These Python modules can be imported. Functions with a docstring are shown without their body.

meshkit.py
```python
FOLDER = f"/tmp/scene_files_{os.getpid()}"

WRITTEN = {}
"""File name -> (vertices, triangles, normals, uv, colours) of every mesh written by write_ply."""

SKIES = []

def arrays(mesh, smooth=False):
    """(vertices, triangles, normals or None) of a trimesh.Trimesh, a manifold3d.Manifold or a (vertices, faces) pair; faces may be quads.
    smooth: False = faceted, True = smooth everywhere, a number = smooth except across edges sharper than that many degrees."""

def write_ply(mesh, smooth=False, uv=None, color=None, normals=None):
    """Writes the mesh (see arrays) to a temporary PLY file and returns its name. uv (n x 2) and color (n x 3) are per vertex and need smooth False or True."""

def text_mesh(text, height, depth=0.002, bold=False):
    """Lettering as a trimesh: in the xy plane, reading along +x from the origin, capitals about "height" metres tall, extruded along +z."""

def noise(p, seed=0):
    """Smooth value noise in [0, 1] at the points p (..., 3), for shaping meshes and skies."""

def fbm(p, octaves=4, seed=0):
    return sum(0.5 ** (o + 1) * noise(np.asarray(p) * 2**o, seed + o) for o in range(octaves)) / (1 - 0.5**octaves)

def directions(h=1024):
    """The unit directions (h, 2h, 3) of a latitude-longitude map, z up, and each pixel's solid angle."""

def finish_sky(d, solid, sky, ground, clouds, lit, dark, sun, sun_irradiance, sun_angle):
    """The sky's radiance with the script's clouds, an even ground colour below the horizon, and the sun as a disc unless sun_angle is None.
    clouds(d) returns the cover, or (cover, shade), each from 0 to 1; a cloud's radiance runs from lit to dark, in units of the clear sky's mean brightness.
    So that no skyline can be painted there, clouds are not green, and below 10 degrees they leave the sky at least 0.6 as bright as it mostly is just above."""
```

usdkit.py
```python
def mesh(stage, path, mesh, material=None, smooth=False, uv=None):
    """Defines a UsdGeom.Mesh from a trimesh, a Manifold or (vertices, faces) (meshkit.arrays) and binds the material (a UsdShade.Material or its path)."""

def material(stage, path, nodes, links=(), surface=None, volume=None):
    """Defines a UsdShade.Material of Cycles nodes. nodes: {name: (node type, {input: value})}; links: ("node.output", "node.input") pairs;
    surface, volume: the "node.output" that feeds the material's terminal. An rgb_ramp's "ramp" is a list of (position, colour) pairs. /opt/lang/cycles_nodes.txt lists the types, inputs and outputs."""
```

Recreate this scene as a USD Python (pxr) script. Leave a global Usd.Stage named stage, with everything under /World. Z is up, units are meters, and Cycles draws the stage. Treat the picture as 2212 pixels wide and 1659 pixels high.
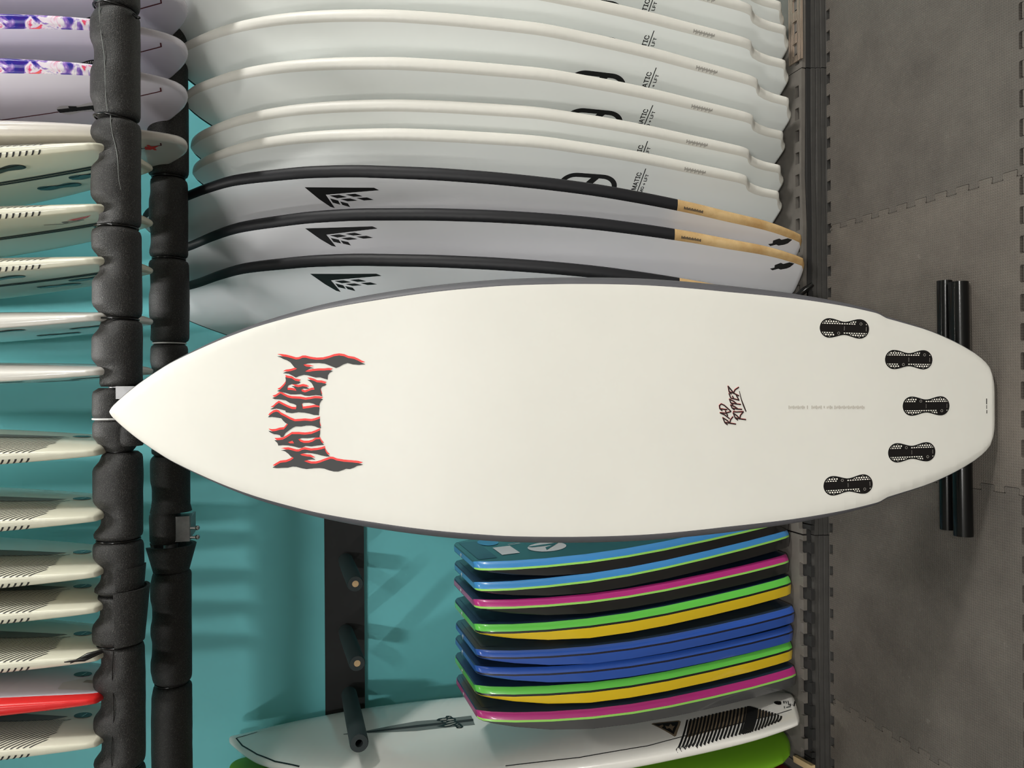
import math, random
import numpy as np
import trimesh
import shapely
from shapely.geometry import Polygon, LineString, Point, box as sbox
from shapely.ops import unary_union
from shapely import affinity
from scipy.interpolate import PchipInterpolator
from pxr import Usd, UsdGeom, UsdLux, UsdShade, Gf, Sdf, Vt
import usdkit, meshkit

random.seed(3)
rng = np.random.default_rng(3)
stage = Usd.Stage.CreateInMemory()
UsdGeom.SetStageUpAxis(stage, UsdGeom.Tokens.z)
UsdGeom.SetStageMetersPerUnit(stage, 1.0)
stage.SetDefaultPrim(UsdGeom.Xform.Define(stage, '/World').GetPrim())
UsdGeom.Scope.Define(stage, '/World/Looks')

# ------------------------------------------------------------------ camera (a phone held on its side, so "up" in the room is left in the picture)
FPX, CAMH, PITCH, ROLL = 1660.0, 1.33, math.radians(15.5), 0.0065
fw = np.array([0, math.cos(PITCH), -math.sin(PITCH)])
u0 = np.array([0, math.sin(PITCH), math.cos(PITCH)])
r0 = np.array([1.0, 0, 0])
CR = math.cos(ROLL) * r0 - math.sin(ROLL) * u0
CU = math.cos(ROLL) * u0 + math.sin(ROLL) * r0
EYE = np.array([0, 0, CAMH])
cam = UsdGeom.Camera.Define(stage, '/World/camera')
cm = np.eye(4)
cm[0, :3], cm[1, :3], cm[2, :3], cm[3, :3] = -CU, CR, -fw, EYE
cam.AddTransformOp().Set(Gf.Matrix4d(*cm.ravel().tolist()))
cam.CreateHorizontalApertureAttr(36.0)
cam.CreateVerticalApertureAttr(27.0)
cam.CreateFocalLengthAttr(36.0 * FPX / 2212)
cam.CreateClippingRangeAttr(Gf.Vec2f(0.02, 50))
cam.GetPrim().CreateAttribute('exposure', Sdf.ValueTypeNames.Float).Set(0.12)

# ------------------------------------------------------------------ lamps of the shop: fluorescent tubes under the ceiling
def tube_light(name, pos, size, power, color, rz=0.0, tilt=0.0):
    L = UsdLux.RectLight.Define(stage, '/World/' + name)
    L.AddTranslateOp().Set(Gf.Vec3d(*pos))
    L.AddRotateZOp().Set(rz)
    L.AddRotateYOp().Set(tilt)
    L.CreateWidthAttr(size[0]); L.CreateHeightAttr(size[1])
    L.CreateIntensityAttr(power); L.CreateColorAttr(Gf.Vec3f(*color))
    L.CreateNormalizeAttr(False)
WARM = (1.0, 0.985, 0.957)
tube_light('lamp_tube', (3.8, 0.20, 3.34), (1.5, 0.18), 270.0, WARM)
tube_light('lamp_tube_001', (0.95, -2.7, 3.34), (0.14, 1.2), 105.0, WARM)
tube_light('lamp_tube_002', (-2.6, -1.2, 3.34), (0.14, 1.2), 110.0, WARM)
tube_light('lamp_tube_003', (-0.22, -2.3, 3.34), (0.10, 1.2), 300.0, WARM)
tube_light('lamp_tube_004', (0.10, 1.75, 3.37), (0.08, 1.0), 150.0, WARM)

# ------------------------------------------------------------------ helpers
USED = {}
def numbered(path):
    n = USED.get(path, 0); USED[path] = n + 1
    return path if n == 0 else '%s_%03d' % (path, n)
def tag(prim, label=None, cat=None, group=None, kind=None):
    for k, v in (('label', label), ('category', cat), ('group', group), ('kind', kind)):
        if v: prim.SetCustomDataByKey(k, v)
def thing(name, label, cat, M=None, group=None, kind=None):
    x = UsdGeom.Xform.Define(stage, numbered('/World/' + name))
    if M is not None: x.AddTransformOp().Set(Gf.Matrix4d(*np.asarray(M, float).T.ravel().tolist()))
    tag(x.GetPrim(), label, cat, group, kind)
    return x.GetPrim()
def put(name, mesh, mat, parent=None, smooth=False, label=None, kind=None, normals=None):
    base = str(parent.GetPath()) if parent is not None else '/World'
    m = usdkit.mesh(stage, numbered(base + '/' + name), mesh, mat, smooth)
    if normals is not None:
        m.CreateNormalsAttr(Vt.Vec3fArray.FromNumpy(np.asarray(normals, np.float32))); m.SetNormalsInterpolation('vertex')
    tag(m.GetPrim(), label=label, kind=kind)
    return m.GetPrim()
def cat(*ms): return trimesh.util.concatenate([m for m in ms])
def box(c, s, R=None):
    m = trimesh.creation.box(s)
    if R is not None: m.apply_transform(R)
    m.apply_translation(c); return m
def extrude(poly, h, z=0.0):
    ps = [g for g in getattr(poly, 'geoms', [poly]) if g.area > 1e-9]
    m = cat(*[trimesh.creation.extrude_polygon(g, h, engine='earcut') for g in ps])
    m.apply_translation([0, 0, z]); return m
def tube(pts, r, n=12, caps=True):
    p = np.asarray(pts, float); rr = np.broadcast_to(np.asarray(r, float), (len(p),))
    t = np.gradient(p, axis=0); t /= np.linalg.norm(t, axis=1, keepdims=True) + 1e-12
    a = np.cross(t, [0.31, 0.47, 0.83]); a /= np.linalg.norm(a, axis=1, keepdims=True)
    b = np.cross(t, a); an = np.arange(n) * 2 * np.pi / n
    v = (p[:, None] + rr[:, None, None] * (np.cos(an)[None, :, None] * a[:, None] + np.sin(an)[None, :, None] * b[:, None])).reshape(-1, 3)
    f = []
    for i in range(len(p) - 1):
        for j in range(n):
            q = [i * n + j, i * n + (j + 1) % n, (i + 1) * n + (j + 1) % n, (i + 1) * n + j]
            f += [[q[0], q[1], q[2]], [q[0], q[2], q[3]]]
    if caps:
        v = np.vstack([v, p[0], p[-1]]); k = len(p) * n
        for j in range(n):
            f += [[k, (j + 1) % n, j], [k + 1, (len(p) - 1) * n + j, (len(p) - 1) * n + (j + 1) % n]]
    m = trimesh.Trimesh(v, np.array(f), process=False); m.fix_normals(); return m

# ------------------------------------------------------------------ materials
def srgb(r, g, b):
    c = np.array([r, g, b], float) / 255
    return tuple(np.where(c < 0.04045, c / 12.92, ((c + 0.055) / 1.055) ** 2.4))
def mat(name, col, rough=0.5, var=0.0, vscale=5.0, bump=0.0, bscale=200.0, bdist=0.002, coat=0.0, coatr=0.1, metal=0.0, spec=0.5, col2=None, ramp=(0.35, 0.65), sheen=0.0):
    nodes = {'p': ('principled_bsdf', {'roughness': rough, 'metallic': metal, 'coat_weight': coat, 'coat_roughness': coatr, 'specular_ior_level': spec, 'base_color': col, 'sheen_weight': sheen}),
             'tc': ('texture_coordinate', {})}
    links = []
    if var > 0 or col2 is not None:
        c2 = col2 if col2 is not None else tuple(max(0, x * (1 - var)) for x in col)
        nodes['n'] = ('noise_texture', {'scale': vscale, 'detail': 5.0, 'roughness': 0.6})
        nodes['r'] = ('rgb_ramp', {'ramp': [(ramp[0], c2), (ramp[1], col)]})
        links += [('tc.object', 'n.vector'), ('n.fac', 'r.fac'), ('r.color', 'p.base_color')]
    if bump > 0:
        nodes['bn'] = ('noise_texture', {'scale': bscale, 'detail': 3.0})
        nodes['b'] = ('bump', {'strength': bump, 'distance': bdist})
        links += [('tc.object', 'bn.vector'), ('bn.fac', 'b.height'), ('b.normal', 'p.normal')]
    return usdkit.material(stage, '/World/Looks/' + name, nodes, links, surface='p.BSDF')

M_white = mat('board_white', srgb(211, 209, 201), 0.42, var=0.035, vscale=3, spec=0.4)
M_pale = mat('board_pale', srgb(236, 239, 236), 0.30, coat=0.15, coatr=0.2)
M_fw = mat('board_cool_white', srgb(222, 222, 225), 0.24, coat=0.3, coatr=0.12)
M_cream = mat('resin_cream', srgb(228, 226, 206), 0.28, coat=0.25, coatr=0.08)
M_lilac = mat('board_lilac_white', srgb(230, 226, 238), 0.2, coat=0.4, coatr=0.08)
M_ivory = mat('board_ivory', srgb(222, 216, 210), 0.2, coat=0.4, coatr=0.08)
M_gloss = mat('board_gloss_white', srgb(230, 227, 220), 0.18, coat=0.4, coatr=0.05)
M_greyrail = mat('rail_grey', srgb(86, 85, 89), 0.5, var=0.08, vscale=20)
M_blackrail = mat('rail_black', srgb(27, 27, 30), 0.5, spec=0.3)
M_wood = mat('rail_wood', srgb(206, 176, 128), 0.4, col2=srgb(178, 142, 92), vscale=18)
M_black = mat('print_black', srgb(20, 20, 20), 0.5)
M_ink = mat('print_charcoal', srgb(44, 44, 44), 0.6)
M_red = mat('print_red', srgb(236, 46, 40), 0.5)
M_darkred = mat('print_dark_red', srgb(34, 8, 8), 0.5)
M_maroonline = mat('print_maroon', srgb(92, 26, 34), 0.4)
M_redrail = mat('rail_red', srgb(232, 40, 42), 0.25, coat=0.3)
M_grey = mat('print_grey', srgb(150, 147, 140), 0.6)
M_lightgrey = mat('print_light_grey', srgb(176, 170, 160), 0.6)
M_midgrey = mat('print_mid_grey', srgb(112, 116, 113), 0.5)
M_brown = mat('print_brown', srgb(118, 103, 82), 0.6, var=0.15, vscale=30)
M_finbox = mat('fin_box_black', srgb(16, 16, 16), 0.28)
M_cell = mat('honeycomb_white', srgb(232, 228, 218), 0.5)
M_chrome = mat('screw_steel', (0.5, 0.5, 0.5), 0.25, metal=1.0)
M_steel = mat('bracket_steel', (0.33, 0.33, 0.34), 0.45, metal=0.8, var=0.3, vscale=30)
M_tube = mat('stand_black_enamel', srgb(10, 10, 10), 0.16, spec=0.35, bump=0.12, bscale=400, bdist=0.0003)
M_plug = mat('leash_plug_dark', srgb(18, 16, 16), 0.2)
M_wall = mat('wall_teal', srgb(112, 202, 208), 0.55, var=0.06, vscale=2.5, bump=0.12, bscale=260, bdist=0.001)
M_ceil = mat('ceiling_white', srgb(220, 218, 212), 0.8)
M_side = mat('wall_off_white', srgb(150, 148, 142), 0.8)
M_plank = mat('plank_black', srgb(24, 24, 25), 0.7, var=0.3, vscale=14)
M_pegfoam = mat('peg_foam', srgb(40, 48, 49), 0.85, bump=0.5, bscale=500, bdist=0.001)
M_dowel = mat('dowel_wood', srgb(190, 160, 118), 0.6, var=0.2, vscale=60)
M_tie = mat('cable_tie_black', srgb(12, 12, 12), 0.2)
M_tieclear = mat('cable_tie_clear', srgb(200, 200, 198), 0.25)
M_green = mat('soft_green', srgb(110, 165, 25), 0.55, bump=0.15, bscale=600, bdist=0.0006)
M_maroon = mat('soft_maroon', srgb(112, 10, 18), 0.5)
M_concrete = mat('slab_brown', srgb(70, 58, 48), 0.9, var=0.3, vscale=12)
M_slat = mat('wood_scrap', srgb(190, 165, 125), 0.6)
M_sticker = mat('sticker_clear_grey', srgb(205, 203, 205), 0.25)

def foam_mat():
    n = {'tc': ('texture_coordinate', {}), 'n': ('noise_texture', {'scale': 520.0, 'detail': 3.0}), 'n2': ('noise_texture', {'scale': 7.0, 'detail': 4.0}),
         'r': ('rgb_ramp', {'ramp': [(0.34, srgb(15, 15, 15)), (0.56, srgb(36, 35, 34)), (0.74, srgb(80, 78, 75))]}),
         'p': ('principled_bsdf', {'roughness': 0.55, 'specular_ior_level': 0.5}), 'b': ('bump', {'strength': 0.7, 'distance': 0.0016})}
    return usdkit.material(stage, '/World/Looks/bar_foam', n, [('tc.object', 'n.vector'), ('tc.object', 'n2.vector'), ('n.fac', 'r.fac'), ('r.color', 'p.base_color'), ('n.fac', 'b.height'), ('b.normal', 'p.normal')], surface='p.BSDF')
M_foam = foam_mat()
def mat_mat(name, c1, c2, ribs=False):
    n = {'tc': ('texture_coordinate', {}), 'n': ('noise_texture', {'scale': 6.0, 'detail': 9.0, 'roughness': 0.72}), 'r': ('rgb_ramp', {'ramp': [(0.3, tuple(x * 0.9 for x in c2)), (0.68, c1)]}),
         's': ('noise_texture', {'scale': 38.0, 'detail': 3.0}), 'sr': ('rgb_ramp', {'ramp': [(0.70, (0, 0, 0)), (0.80, (0.035, 0.033, 0.03))]}),
         'mx': ('mix', {'mix_type': 'add', 'fac': 1.0}),
         'w': ('wave_texture', {'wave_type': 'bands', 'bands_direction': 'y', 'scale': 60.0 if not ribs else 70.0, 'distortion': 0.6, 'detail': 1.0}),
         'w2': ('wave_texture', {'wave_type': 'bands', 'bands_direction': 'x', 'scale': 60.0, 'distortion': 0.6, 'detail': 1.0}),
         'm': ('math', {'math_type': 'multiply'}),
         'p': ('principled_bsdf', {'roughness': 0.8, 'specular_ior_level': 0.3}), 'b': ('bump', {'strength': 0.5 if not ribs else 1.0, 'distance': 0.0012 if not ribs else 0.003})}
    l = [('tc.object', 'n.vector'), ('tc.object', 's.vector'), ('tc.object', 'w.vector'), ('tc.object', 'w2.vector'), ('n.fac', 'r.fac'), ('s.fac', 'sr.fac'),
         ('r.color', 'mx.color1'), ('sr.color', 'mx.color2'), ('mx.color', 'p.base_color'), ('b.normal', 'p.normal')]
    if ribs: l += [('w.fac', 'b.height')]
    else: l += [('w.fac', 'm.value1'), ('w2.fac', 'm.value2'), ('m.value', 'b.height')]
    return usdkit.material(stage, '/World/Looks/' + name, n, l, surface='p.BSDF')
M_mat = mat_mat('floor_mat_taupe', srgb(90, 84, 77), srgb(78, 72, 66))
M_mat2 = mat_mat('floor_mat_taupe_dark', srgb(83, 78, 72), srgb(71, 66, 61))
M_layer = mat('mat_edge_dark', srgb(58, 56, 53), 0.75, var=0.2, vscale=25)
M_layer2 = mat('mat_edge_mid', srgb(96, 91, 85), 0.75, var=0.2, vscale=25)
M_layer3 = mat('mat_edge_black', srgb(30, 29, 28), 0.75)
M_ribbed = mat_mat('ribbed_mat_tan', srgb(150, 133, 117), srgb(128, 113, 99), ribs=True)
def tie_dye():
    n = {'tc': ('texture_coordinate', {}), 'n': ('noise_texture', {'scale': 26.0, 'detail': 4.0, 'distortion': 1.2}),
         'r': ('rgb_ramp', {'ramp': [(0.25, srgb(60, 30, 140)), (0.38, srgb(40, 40, 150)), (0.45, srgb(150, 110, 200)), (0.5, srgb(240, 235, 240)), (0.56, srgb(236, 220, 236)), (0.62, srgb(230, 60, 130)), (0.7, srgb(250, 110, 60))]}),
         'p': ('principled_bsdf', {'roughness': 0.15, 'coat_weight': 0.5, 'coat_roughness': 0.05})}
    return usdkit.material(stage, '/World/Looks/rail_tie_dye', n, [('tc.object', 'n.vector'), ('n.fac', 'r.fac'), ('r.color', 'p.base_color')], surface='p.BSDF')
M_dye = tie_dye()
def wrap(name, c): return mat('wrapped_' + name, c, 0.32, coat=0.8, coatr=0.07, var=0.05, vscale=4, bump=0.06, bscale=60, bdist=0.002)
M_b = {k: wrap(k, srgb(*v)) for k, v in dict(blue=(62, 132, 190), lime=(150, 212, 96), black=(26, 25, 24), magenta=(176, 44, 120), green=(98, 196, 74), yellow=(226, 192, 30), royal=(44, 84, 170), navy=(24, 26, 46), grey=(74, 74, 74), teal=(52, 98, 104), slate=(40, 60, 84)).items()}

# ------------------------------------------------------------------ the room
def struct(name, mesh, m): tag(put(name, mesh, m), kind='structure')
WY = 2.60
struct('wall_back', box((0, WY + 0.05, 1.70), (9.0, 0.1, 3.424)), M_wall)
struct('wall_left', box((-4.55, -0.3, 1.70), (0.1, 5.8, 3.424)), M_side)
struct('wall_right', box((4.55, -0.3, 1.70), (0.1, 5.8, 3.424)), M_side)
struct('wall_front', box((0, -3.25, 1.70), (9.0, 0.1, 3.424)), M_side)
struct('ceiling', box((0, -0.3, 3.45), (9.2, 6.0, 0.08)), M_ceil)

# floor: slab with puzzle-edged foam mats, each mat a piece of its own
PITCHT, TOOTH = 0.0582, 0.0135
def seam(a, b, off, amp, side):
    """teeth along a coordinate from a to b around off; returns (along, across) points"""
    out, n = [], int(round((b - a) / PITCHT))
    p = (b - a) / n
    for i in range(n):
        x = a + i * p
        lo, hi = off - amp / 2, off + amp / 2
        out += [(x + p * 0.02, lo), (x + p * 0.24, lo), (x + p * 0.215, lo + 0.25 * amp), (x + p * 0.20, hi - 0.15 * amp), (x + p * 0.24, hi), (x + p * 0.76, hi), (x + p * 0.80, hi - 0.15 * amp), (x + p * 0.785, lo + 0.25 * amp), (x + p * 0.76, lo), (x + p * 0.98, lo)]
    return out
MX = [-0.213 + 0.6115 * k for k in range(-5, 6)]
MY = [1.7035, 1.148, 0.5367, -0.0748]
fl = thing('floor', None, None, kind='structure')
put('slab', box((0, -0.3, -0.06), (9.0, 5.8, 0.096)), M_concrete, fl)
for j in range(3):
    for i in range(len(MX) - 1):
        x0, x1, y1, y0 = MX[i], MX[i + 1], MY[j], MY[j + 1]
        front = [(p, q) for p, q in seam(x0, x1, y0, TOOTH, 0)]
        back = [(p, q) for p, q in seam(x0, x1, y1, TOOTH, 0)]
        lft = [(q, p) for p, q in seam(y0, y1, x0, TOOTH, 0)]
        rgt = [(q, p) for p, q in seam(y0, y1, x1, TOOTH, 0)]
        poly = Polygon(front + rgt + back[::-1] + lft[::-1]).buffer(0)
        g = 0.00045 if j == 0 else 0.0008
        poly = poly.buffer(-g - 0.0022).buffer(0.0022)
        if j == 1: poly = affinity.translate(poly, 0, -0.006)
        put('mat', extrude(poly, 0.0119, -0.0119 + 0.0004 * ((i * 7 + j * 3) % 3)), M_mat if (i + j) % 2 else M_mat2, fl)

# riser: stacked mats the boards stand on
TOP = 0.063
ris = thing('mat_riser', 'low step of stacked dark foam puzzle mats under the surfboards along the wall', 'mat stack')
RX = [-2.23, -1.62, -1.01, -0.40, 0.21, 0.82, 1.43, 2.04, 2.65]
nl = 6; lt = TOP / nl + 0.002
lt = (TOP + 0.0118) / nl
for c in range(len(RX) - 1):
    for k in range(nl):
        x0, x1 = RX[c], RX[c + 1]
        z = -0.0118 + k * lt
        yf = 1.7275 - 0.0034 * (nl - 1 - k) + 0.0012 * math.sin(c * 2.1 + k * 1.3)
        left = x0 < -0.2
        if k == nl - 1 and left: pts = seam(x0 + 0.001, x1 - 0.001, yf + 0.016, 0.016, 0)
        elif k == nl - 2 and left: pts = seam(x0 + 0.030, x1 + 0.028, yf + 0.003, 0.014, 0)
        else: pts = [(x0 + 0.001, yf), (x0 + 0.2, yf + 0.002 * math.sin(k)), (x0 + 0.33, yf + 0.004 * (k % 2)), (x0 + 0.5, yf + 0.001), (x1 - 0.001, yf)]
        poly = Polygon(pts + [(x1 - 0.001, 2.57), (x0 + 0.001, 2.57)]).buffer(0)
        if k >= nl - 1 and not left:
            for q in range(10):
                xx = x0 + 0.03 + q * PITCHT
                poly = poly.difference(sbox(xx - 0.0135, yf + 0.014, xx + 0.0135, yf + 0.027).buffer(0.003).buffer(-0.001))
        put('mat', extrude(poly, lt - 0.0016, z), (M_layer2 if k == nl - 1 else M_layer3 if k == nl - 2 else M_layer), ris)
rib = sbox(0.842, 1.722, 2.04, 1.775)
for q in range(20): rib = rib.difference(sbox(0.86 + q * PITCHT, 1.742, 0.889 + q * PITCHT, 1.756).buffer(0.002))
tag(put('mat_strip', extrude(rib, 0.005, TOP - 0.0015), M_ribbed), 'tan ribbed mat strip with slots laid on the front edge of the mat step', 'mat strip')
tag(put('wood_stick', box((-0.9905, 1.722, 0.072), (0.016, 0.075, 0.012), trimesh.transformations.rotation_matrix(0.12, [0, 0, 1])), M_slat), 'short pale wooden stick lying across the front edge of the mat step', 'stick')
tag(put('paper_scrap', box((0.312, 1.7035, -0.004), (0.020, 0.010, 0.004), trimesh.transformations.rotation_matrix(0.5, [0, 0, 1])), M_sticker), 'tiny scrap of white paper stuck in the gap in front of the mat step', 'paper scrap')
sp = np.array([(0.235, 1.80, 0.067), (0.222, 1.785, 0.0665), (0.216, 1.765, 0.072), (0.215, 1.745, 0.078), (0.226, 1.728, 0.076), (0.240, 1.712, 0.066), (0.252, 1.704, 0.05)])
tag(put('strap_end', tube(sp, [0.002, 0.006, 0.009, 0.009, 0.009, 0.008, 0.006], 10), M_tie, smooth=True), 'black curled strap end hanging over the edge of the mat step', 'strap')

# ------------------------------------------------------------------ surfboards
def axes(al, be, ga):
    S = np.array([math.sin(be), math.sin(al), 0]); S[2] = math.sqrt(1 - S[0] ** 2 - S[1] ** 2)
    W = np.array([math.sin(ga), math.cos(ga), 0]); W = W - S * (W @ S); W /= np.linalg.norm(W)
    return np.cross(W, S), W, S
def frame(pos, al, be, ga):
    N, W, S = axes(al, be, ga); M = np.eye(4)
    M[:3, 0], M[:3, 1], M[:3, 2], M[:3, 3] = N, W, S, pos
    return M
class Board:
    """local axes: x = towards the deck, y = across, z = along, tail at 0; x = 0 is the rail apex at mid length"""
    def __init__(s, out, T=0.058, rn=0.05, rt=0.0, rb=0.016, Rd=0.13, db=0.012, dd=0.03, ro=None, tip=0.02, foil=0.62, band_taper=False):
        o = np.array(out, float); s.L = o[-1, 0]
        k = PchipInterpolator(o[:, 0], o[:, 1]); z = np.unique(np.concatenate([o[:, 0], np.linspace(0.05 * s.L, 0.97 * s.L, 70), s.L - np.geomspace(0.001, 0.05, 9)]))
        s.os, s.oh = z, np.maximum(k(z), 0)
        s.T0, s.rb, s.Rd, s.db0, s.dd0, s.rn, s.rt, s.tip, s.foil = T, rb, Rd, db, dd, rn, rt, tip, foil
        s.ro = ro or (lambda t: rn * np.clip((t - .45) / .55, 0, 1) ** 2.2 + rt * np.clip((.45 - t) / .45, 0, 1) ** 2.2)
        s.a0 = 0.42 * T; s.bt = band_taper
    def h(s, z): return np.interp(z, s.os, s.oh)
    def T(s, z):
        t = np.asarray(z, float) / s.L
        return s.T0 * (1 - s.foil * np.abs(2 * t - 1) ** 3.2)
    def db(s, z):
        b = s.db0 * (np.clip(np.sin(np.pi * np.clip(np.asarray(z, float) / s.L, 0.0, 1)) * 1.35 - 0.12, 0.2, 1) if s.bt else 1.0)
        return np.minimum(b, 0.5 * s.h(z) + 1e-6)
    def end(s, z):
        e = np.minimum(np.asarray(z, float), s.L - np.asarray(z, float)) / s.tip
        return np.sqrt(np.clip(1 - (1 - np.clip(e, 0, 1)) ** 2, 0, 1))
    def nd(s, d, z, side):
        T = s.T(z); a = 0.42 * T; h = s.h(z); r = s.end(z) * 0.85 + 0.15
        if side == 'bottom':
            rb = np.minimum(s.rb, h + 1e-6); q = np.clip(d / rb, 0, 1); n = a * (1 - np.sqrt(np.clip(1 - (1 - q) ** 2, 0, 1)))
        else:
            rd = np.minimum(s.Rd, h + 1e-6); q = np.clip(d / rd, 0, 1); n = a + (T - a) * np.sqrt(np.clip(1 - (1 - q) ** 2, 0, 1))
        return a + (n - a) * r - 0.42 * T + s.ro(np.asarray(z, float) / s.L)
    def at(s, d, z, side, front=True, off=0.0):
        """surface point d metres in from the front (-y) or rear rail"""
        f = -1.0 if front else 1.0
        d, z = np.asarray(d, float), np.asarray(z, float)
        P = lambda d, z: np.stack([s.nd(d, z, side), f * (s.h(z) - d), z], -1)
        p = P(d, z)
        if off:
            e = 2e-4
            u = P(d + e, z) - P(np.maximum(d - e, 0), z); v = P(d, z + 2e-3) - P(d, z - 2e-3)
            n = np.cross(u, v); n /= np.linalg.norm(n, axis=-1, keepdims=True) + 1e-12
            ref = np.stack([np.full_like(d, 1.0 if side == 'deck' else -1.0), f * np.where(d < 0.004, 1.0, 0.05), 0 * d], -1)
            n *= np.sign((n * ref).sum(-1, keepdims=True) + 1e-12)
            p = p + off * n
        return p
    def atw(s, w, z, side, off=0.0):
        w = np.asarray(w, float); z = np.asarray(z, float); fr = w <= 0
        d = np.maximum(s.h(z) - np.abs(w), 0)
        return np.where(fr[..., None], s.at(d, z, side, True, off), s.at(d, z, side, False, off))
    def grid(s):
        st = np.unique(np.concatenate([s.os, np.linspace(0, s.L, 60), s.L - np.array([.001, .004, .009, .016, .025]), np.array([.001, .003, .006, .01, .015, .022])]).clip(0, s.L).round(5))
        g = np.array([1, .75, .5, .3, .15, .06, 0.0]); e = np.array([.8, .6, .42, .27, .15, .06, .015])
        h, db = s.h(st), s.db(st); dd = np.minimum(s.dd0, 0.5 * h + 1e-6)
        cols = []
        for x in g: cols.append((db + (h - db) * x, 'bottom'))
        for x in e: cols.append((db * x, 'bottom'))
        cols.append((0 * h, 'bottom'))
        for x in e[::-1]: cols.append((dd * x, 'deck'))
        for x in g[::-1]: cols.append((dd + (h - dd) * x, 'deck'))
        n = len(cols); V = [np.stack([s.nd(d, st, sd), -(h - d), st], -1) for d, sd in cols]
        V += [np.stack([s.nd(d, st, sd), (h - d), st], -1) for d, sd in cols[-2:0:-1]]
        V = np.stack(V, 1); C = V.shape[1]; m = len(st)
        idx = np.arange(m * C).reshape(m, C); nx = np.roll(idx, -1, 1)
        quads = np.stack([idx[:-1], idx[1:], nx[1:], nx[:-1]], -1)      # (m-1, C, 4)
        # columns (edges) 0..5 bottom, 6..13 bottom rail, 14..21 deck rail, 22.. deck, mirrored
        nb, ne = 6, 8
        reg = np.empty(C, object)
        for c in range(C):
            k = c if c < n - 1 else 2 * (n - 1) - 1 - c
            reg[c] = ('bottom' if k < nb else 'rail_low' if k < nb + ne else 'rail_up' if k < nb + 2 * ne else 'deck', c < n - 1)
        return V.reshape(-1, 3), quads, reg, st
    def build(s, parent, scheme):
        """scheme: list of (part name, material, label, [(region, front?, z0, z1)])"""
        V, Q, reg, st = s.grid()
        F = Q.reshape(-1, 4); F = np.vstack([F[:, [0, 1, 2]], F[:, [0, 2, 3]]])
        tri = np.cross(V[F[:, 1]] - V[F[:, 0]], V[F[:, 2]] - V[F[:, 0]])
        ctr = V[F].mean(1); sgn = 1.0
        big = np.linalg.norm(tri, axis=1) > 1e-9
        if (tri[big] * (ctr[big] - np.array([0.005, 0, s.L / 2]))).sum() < 0: sgn = -1.0
        key = {}
        vk = np.unique((V * 1e6).round().astype(np.int64), axis=0, return_inverse=True)[1].ravel()
        nn = np.zeros((vk.max() + 1, 3))
        for k in range(3): np.add.at(nn, vk[F[:, k]], tri * sgn)
        nrm = nn[vk]; nrm /= np.linalg.norm(nrm, axis=1, keepdims=True) + 1e-15
        zc = (st[:-1] + st[1:]) / 2; taken = np.zeros(Q.shape[:2], bool); made = {}
        for name, mt, label, rules in scheme:
            mask = np.zeros(Q.shape[:2], bool)
            for region, front, z0, z1 in rules:
                cm_ = np.array([(region in ('all', r[0]) or (region == 'rail' and r[0].startswith('rail'))) and (front is None or r[1] == front) for r in reg])
                mask |= cm_[None, :] & ((zc >= z0) & (zc < z1))[:, None]
            mask &= ~taken; taken |= mask
            q = Q[mask]
            if not len(q): continue
            f = np.vstack([q[:, [0, 1, 2]], q[:, [0, 2, 3]]])
            if sgn < 0: f = f[:, ::-1]
            a = np.linalg.norm(np.cross(V[f[:, 1]] - V[f[:, 0]], V[f[:, 2]] - V[f[:, 0]]), axis=1) > 1e-10
            f = f[a]; u, inv = np.unique(f, return_inverse=True)
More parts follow.
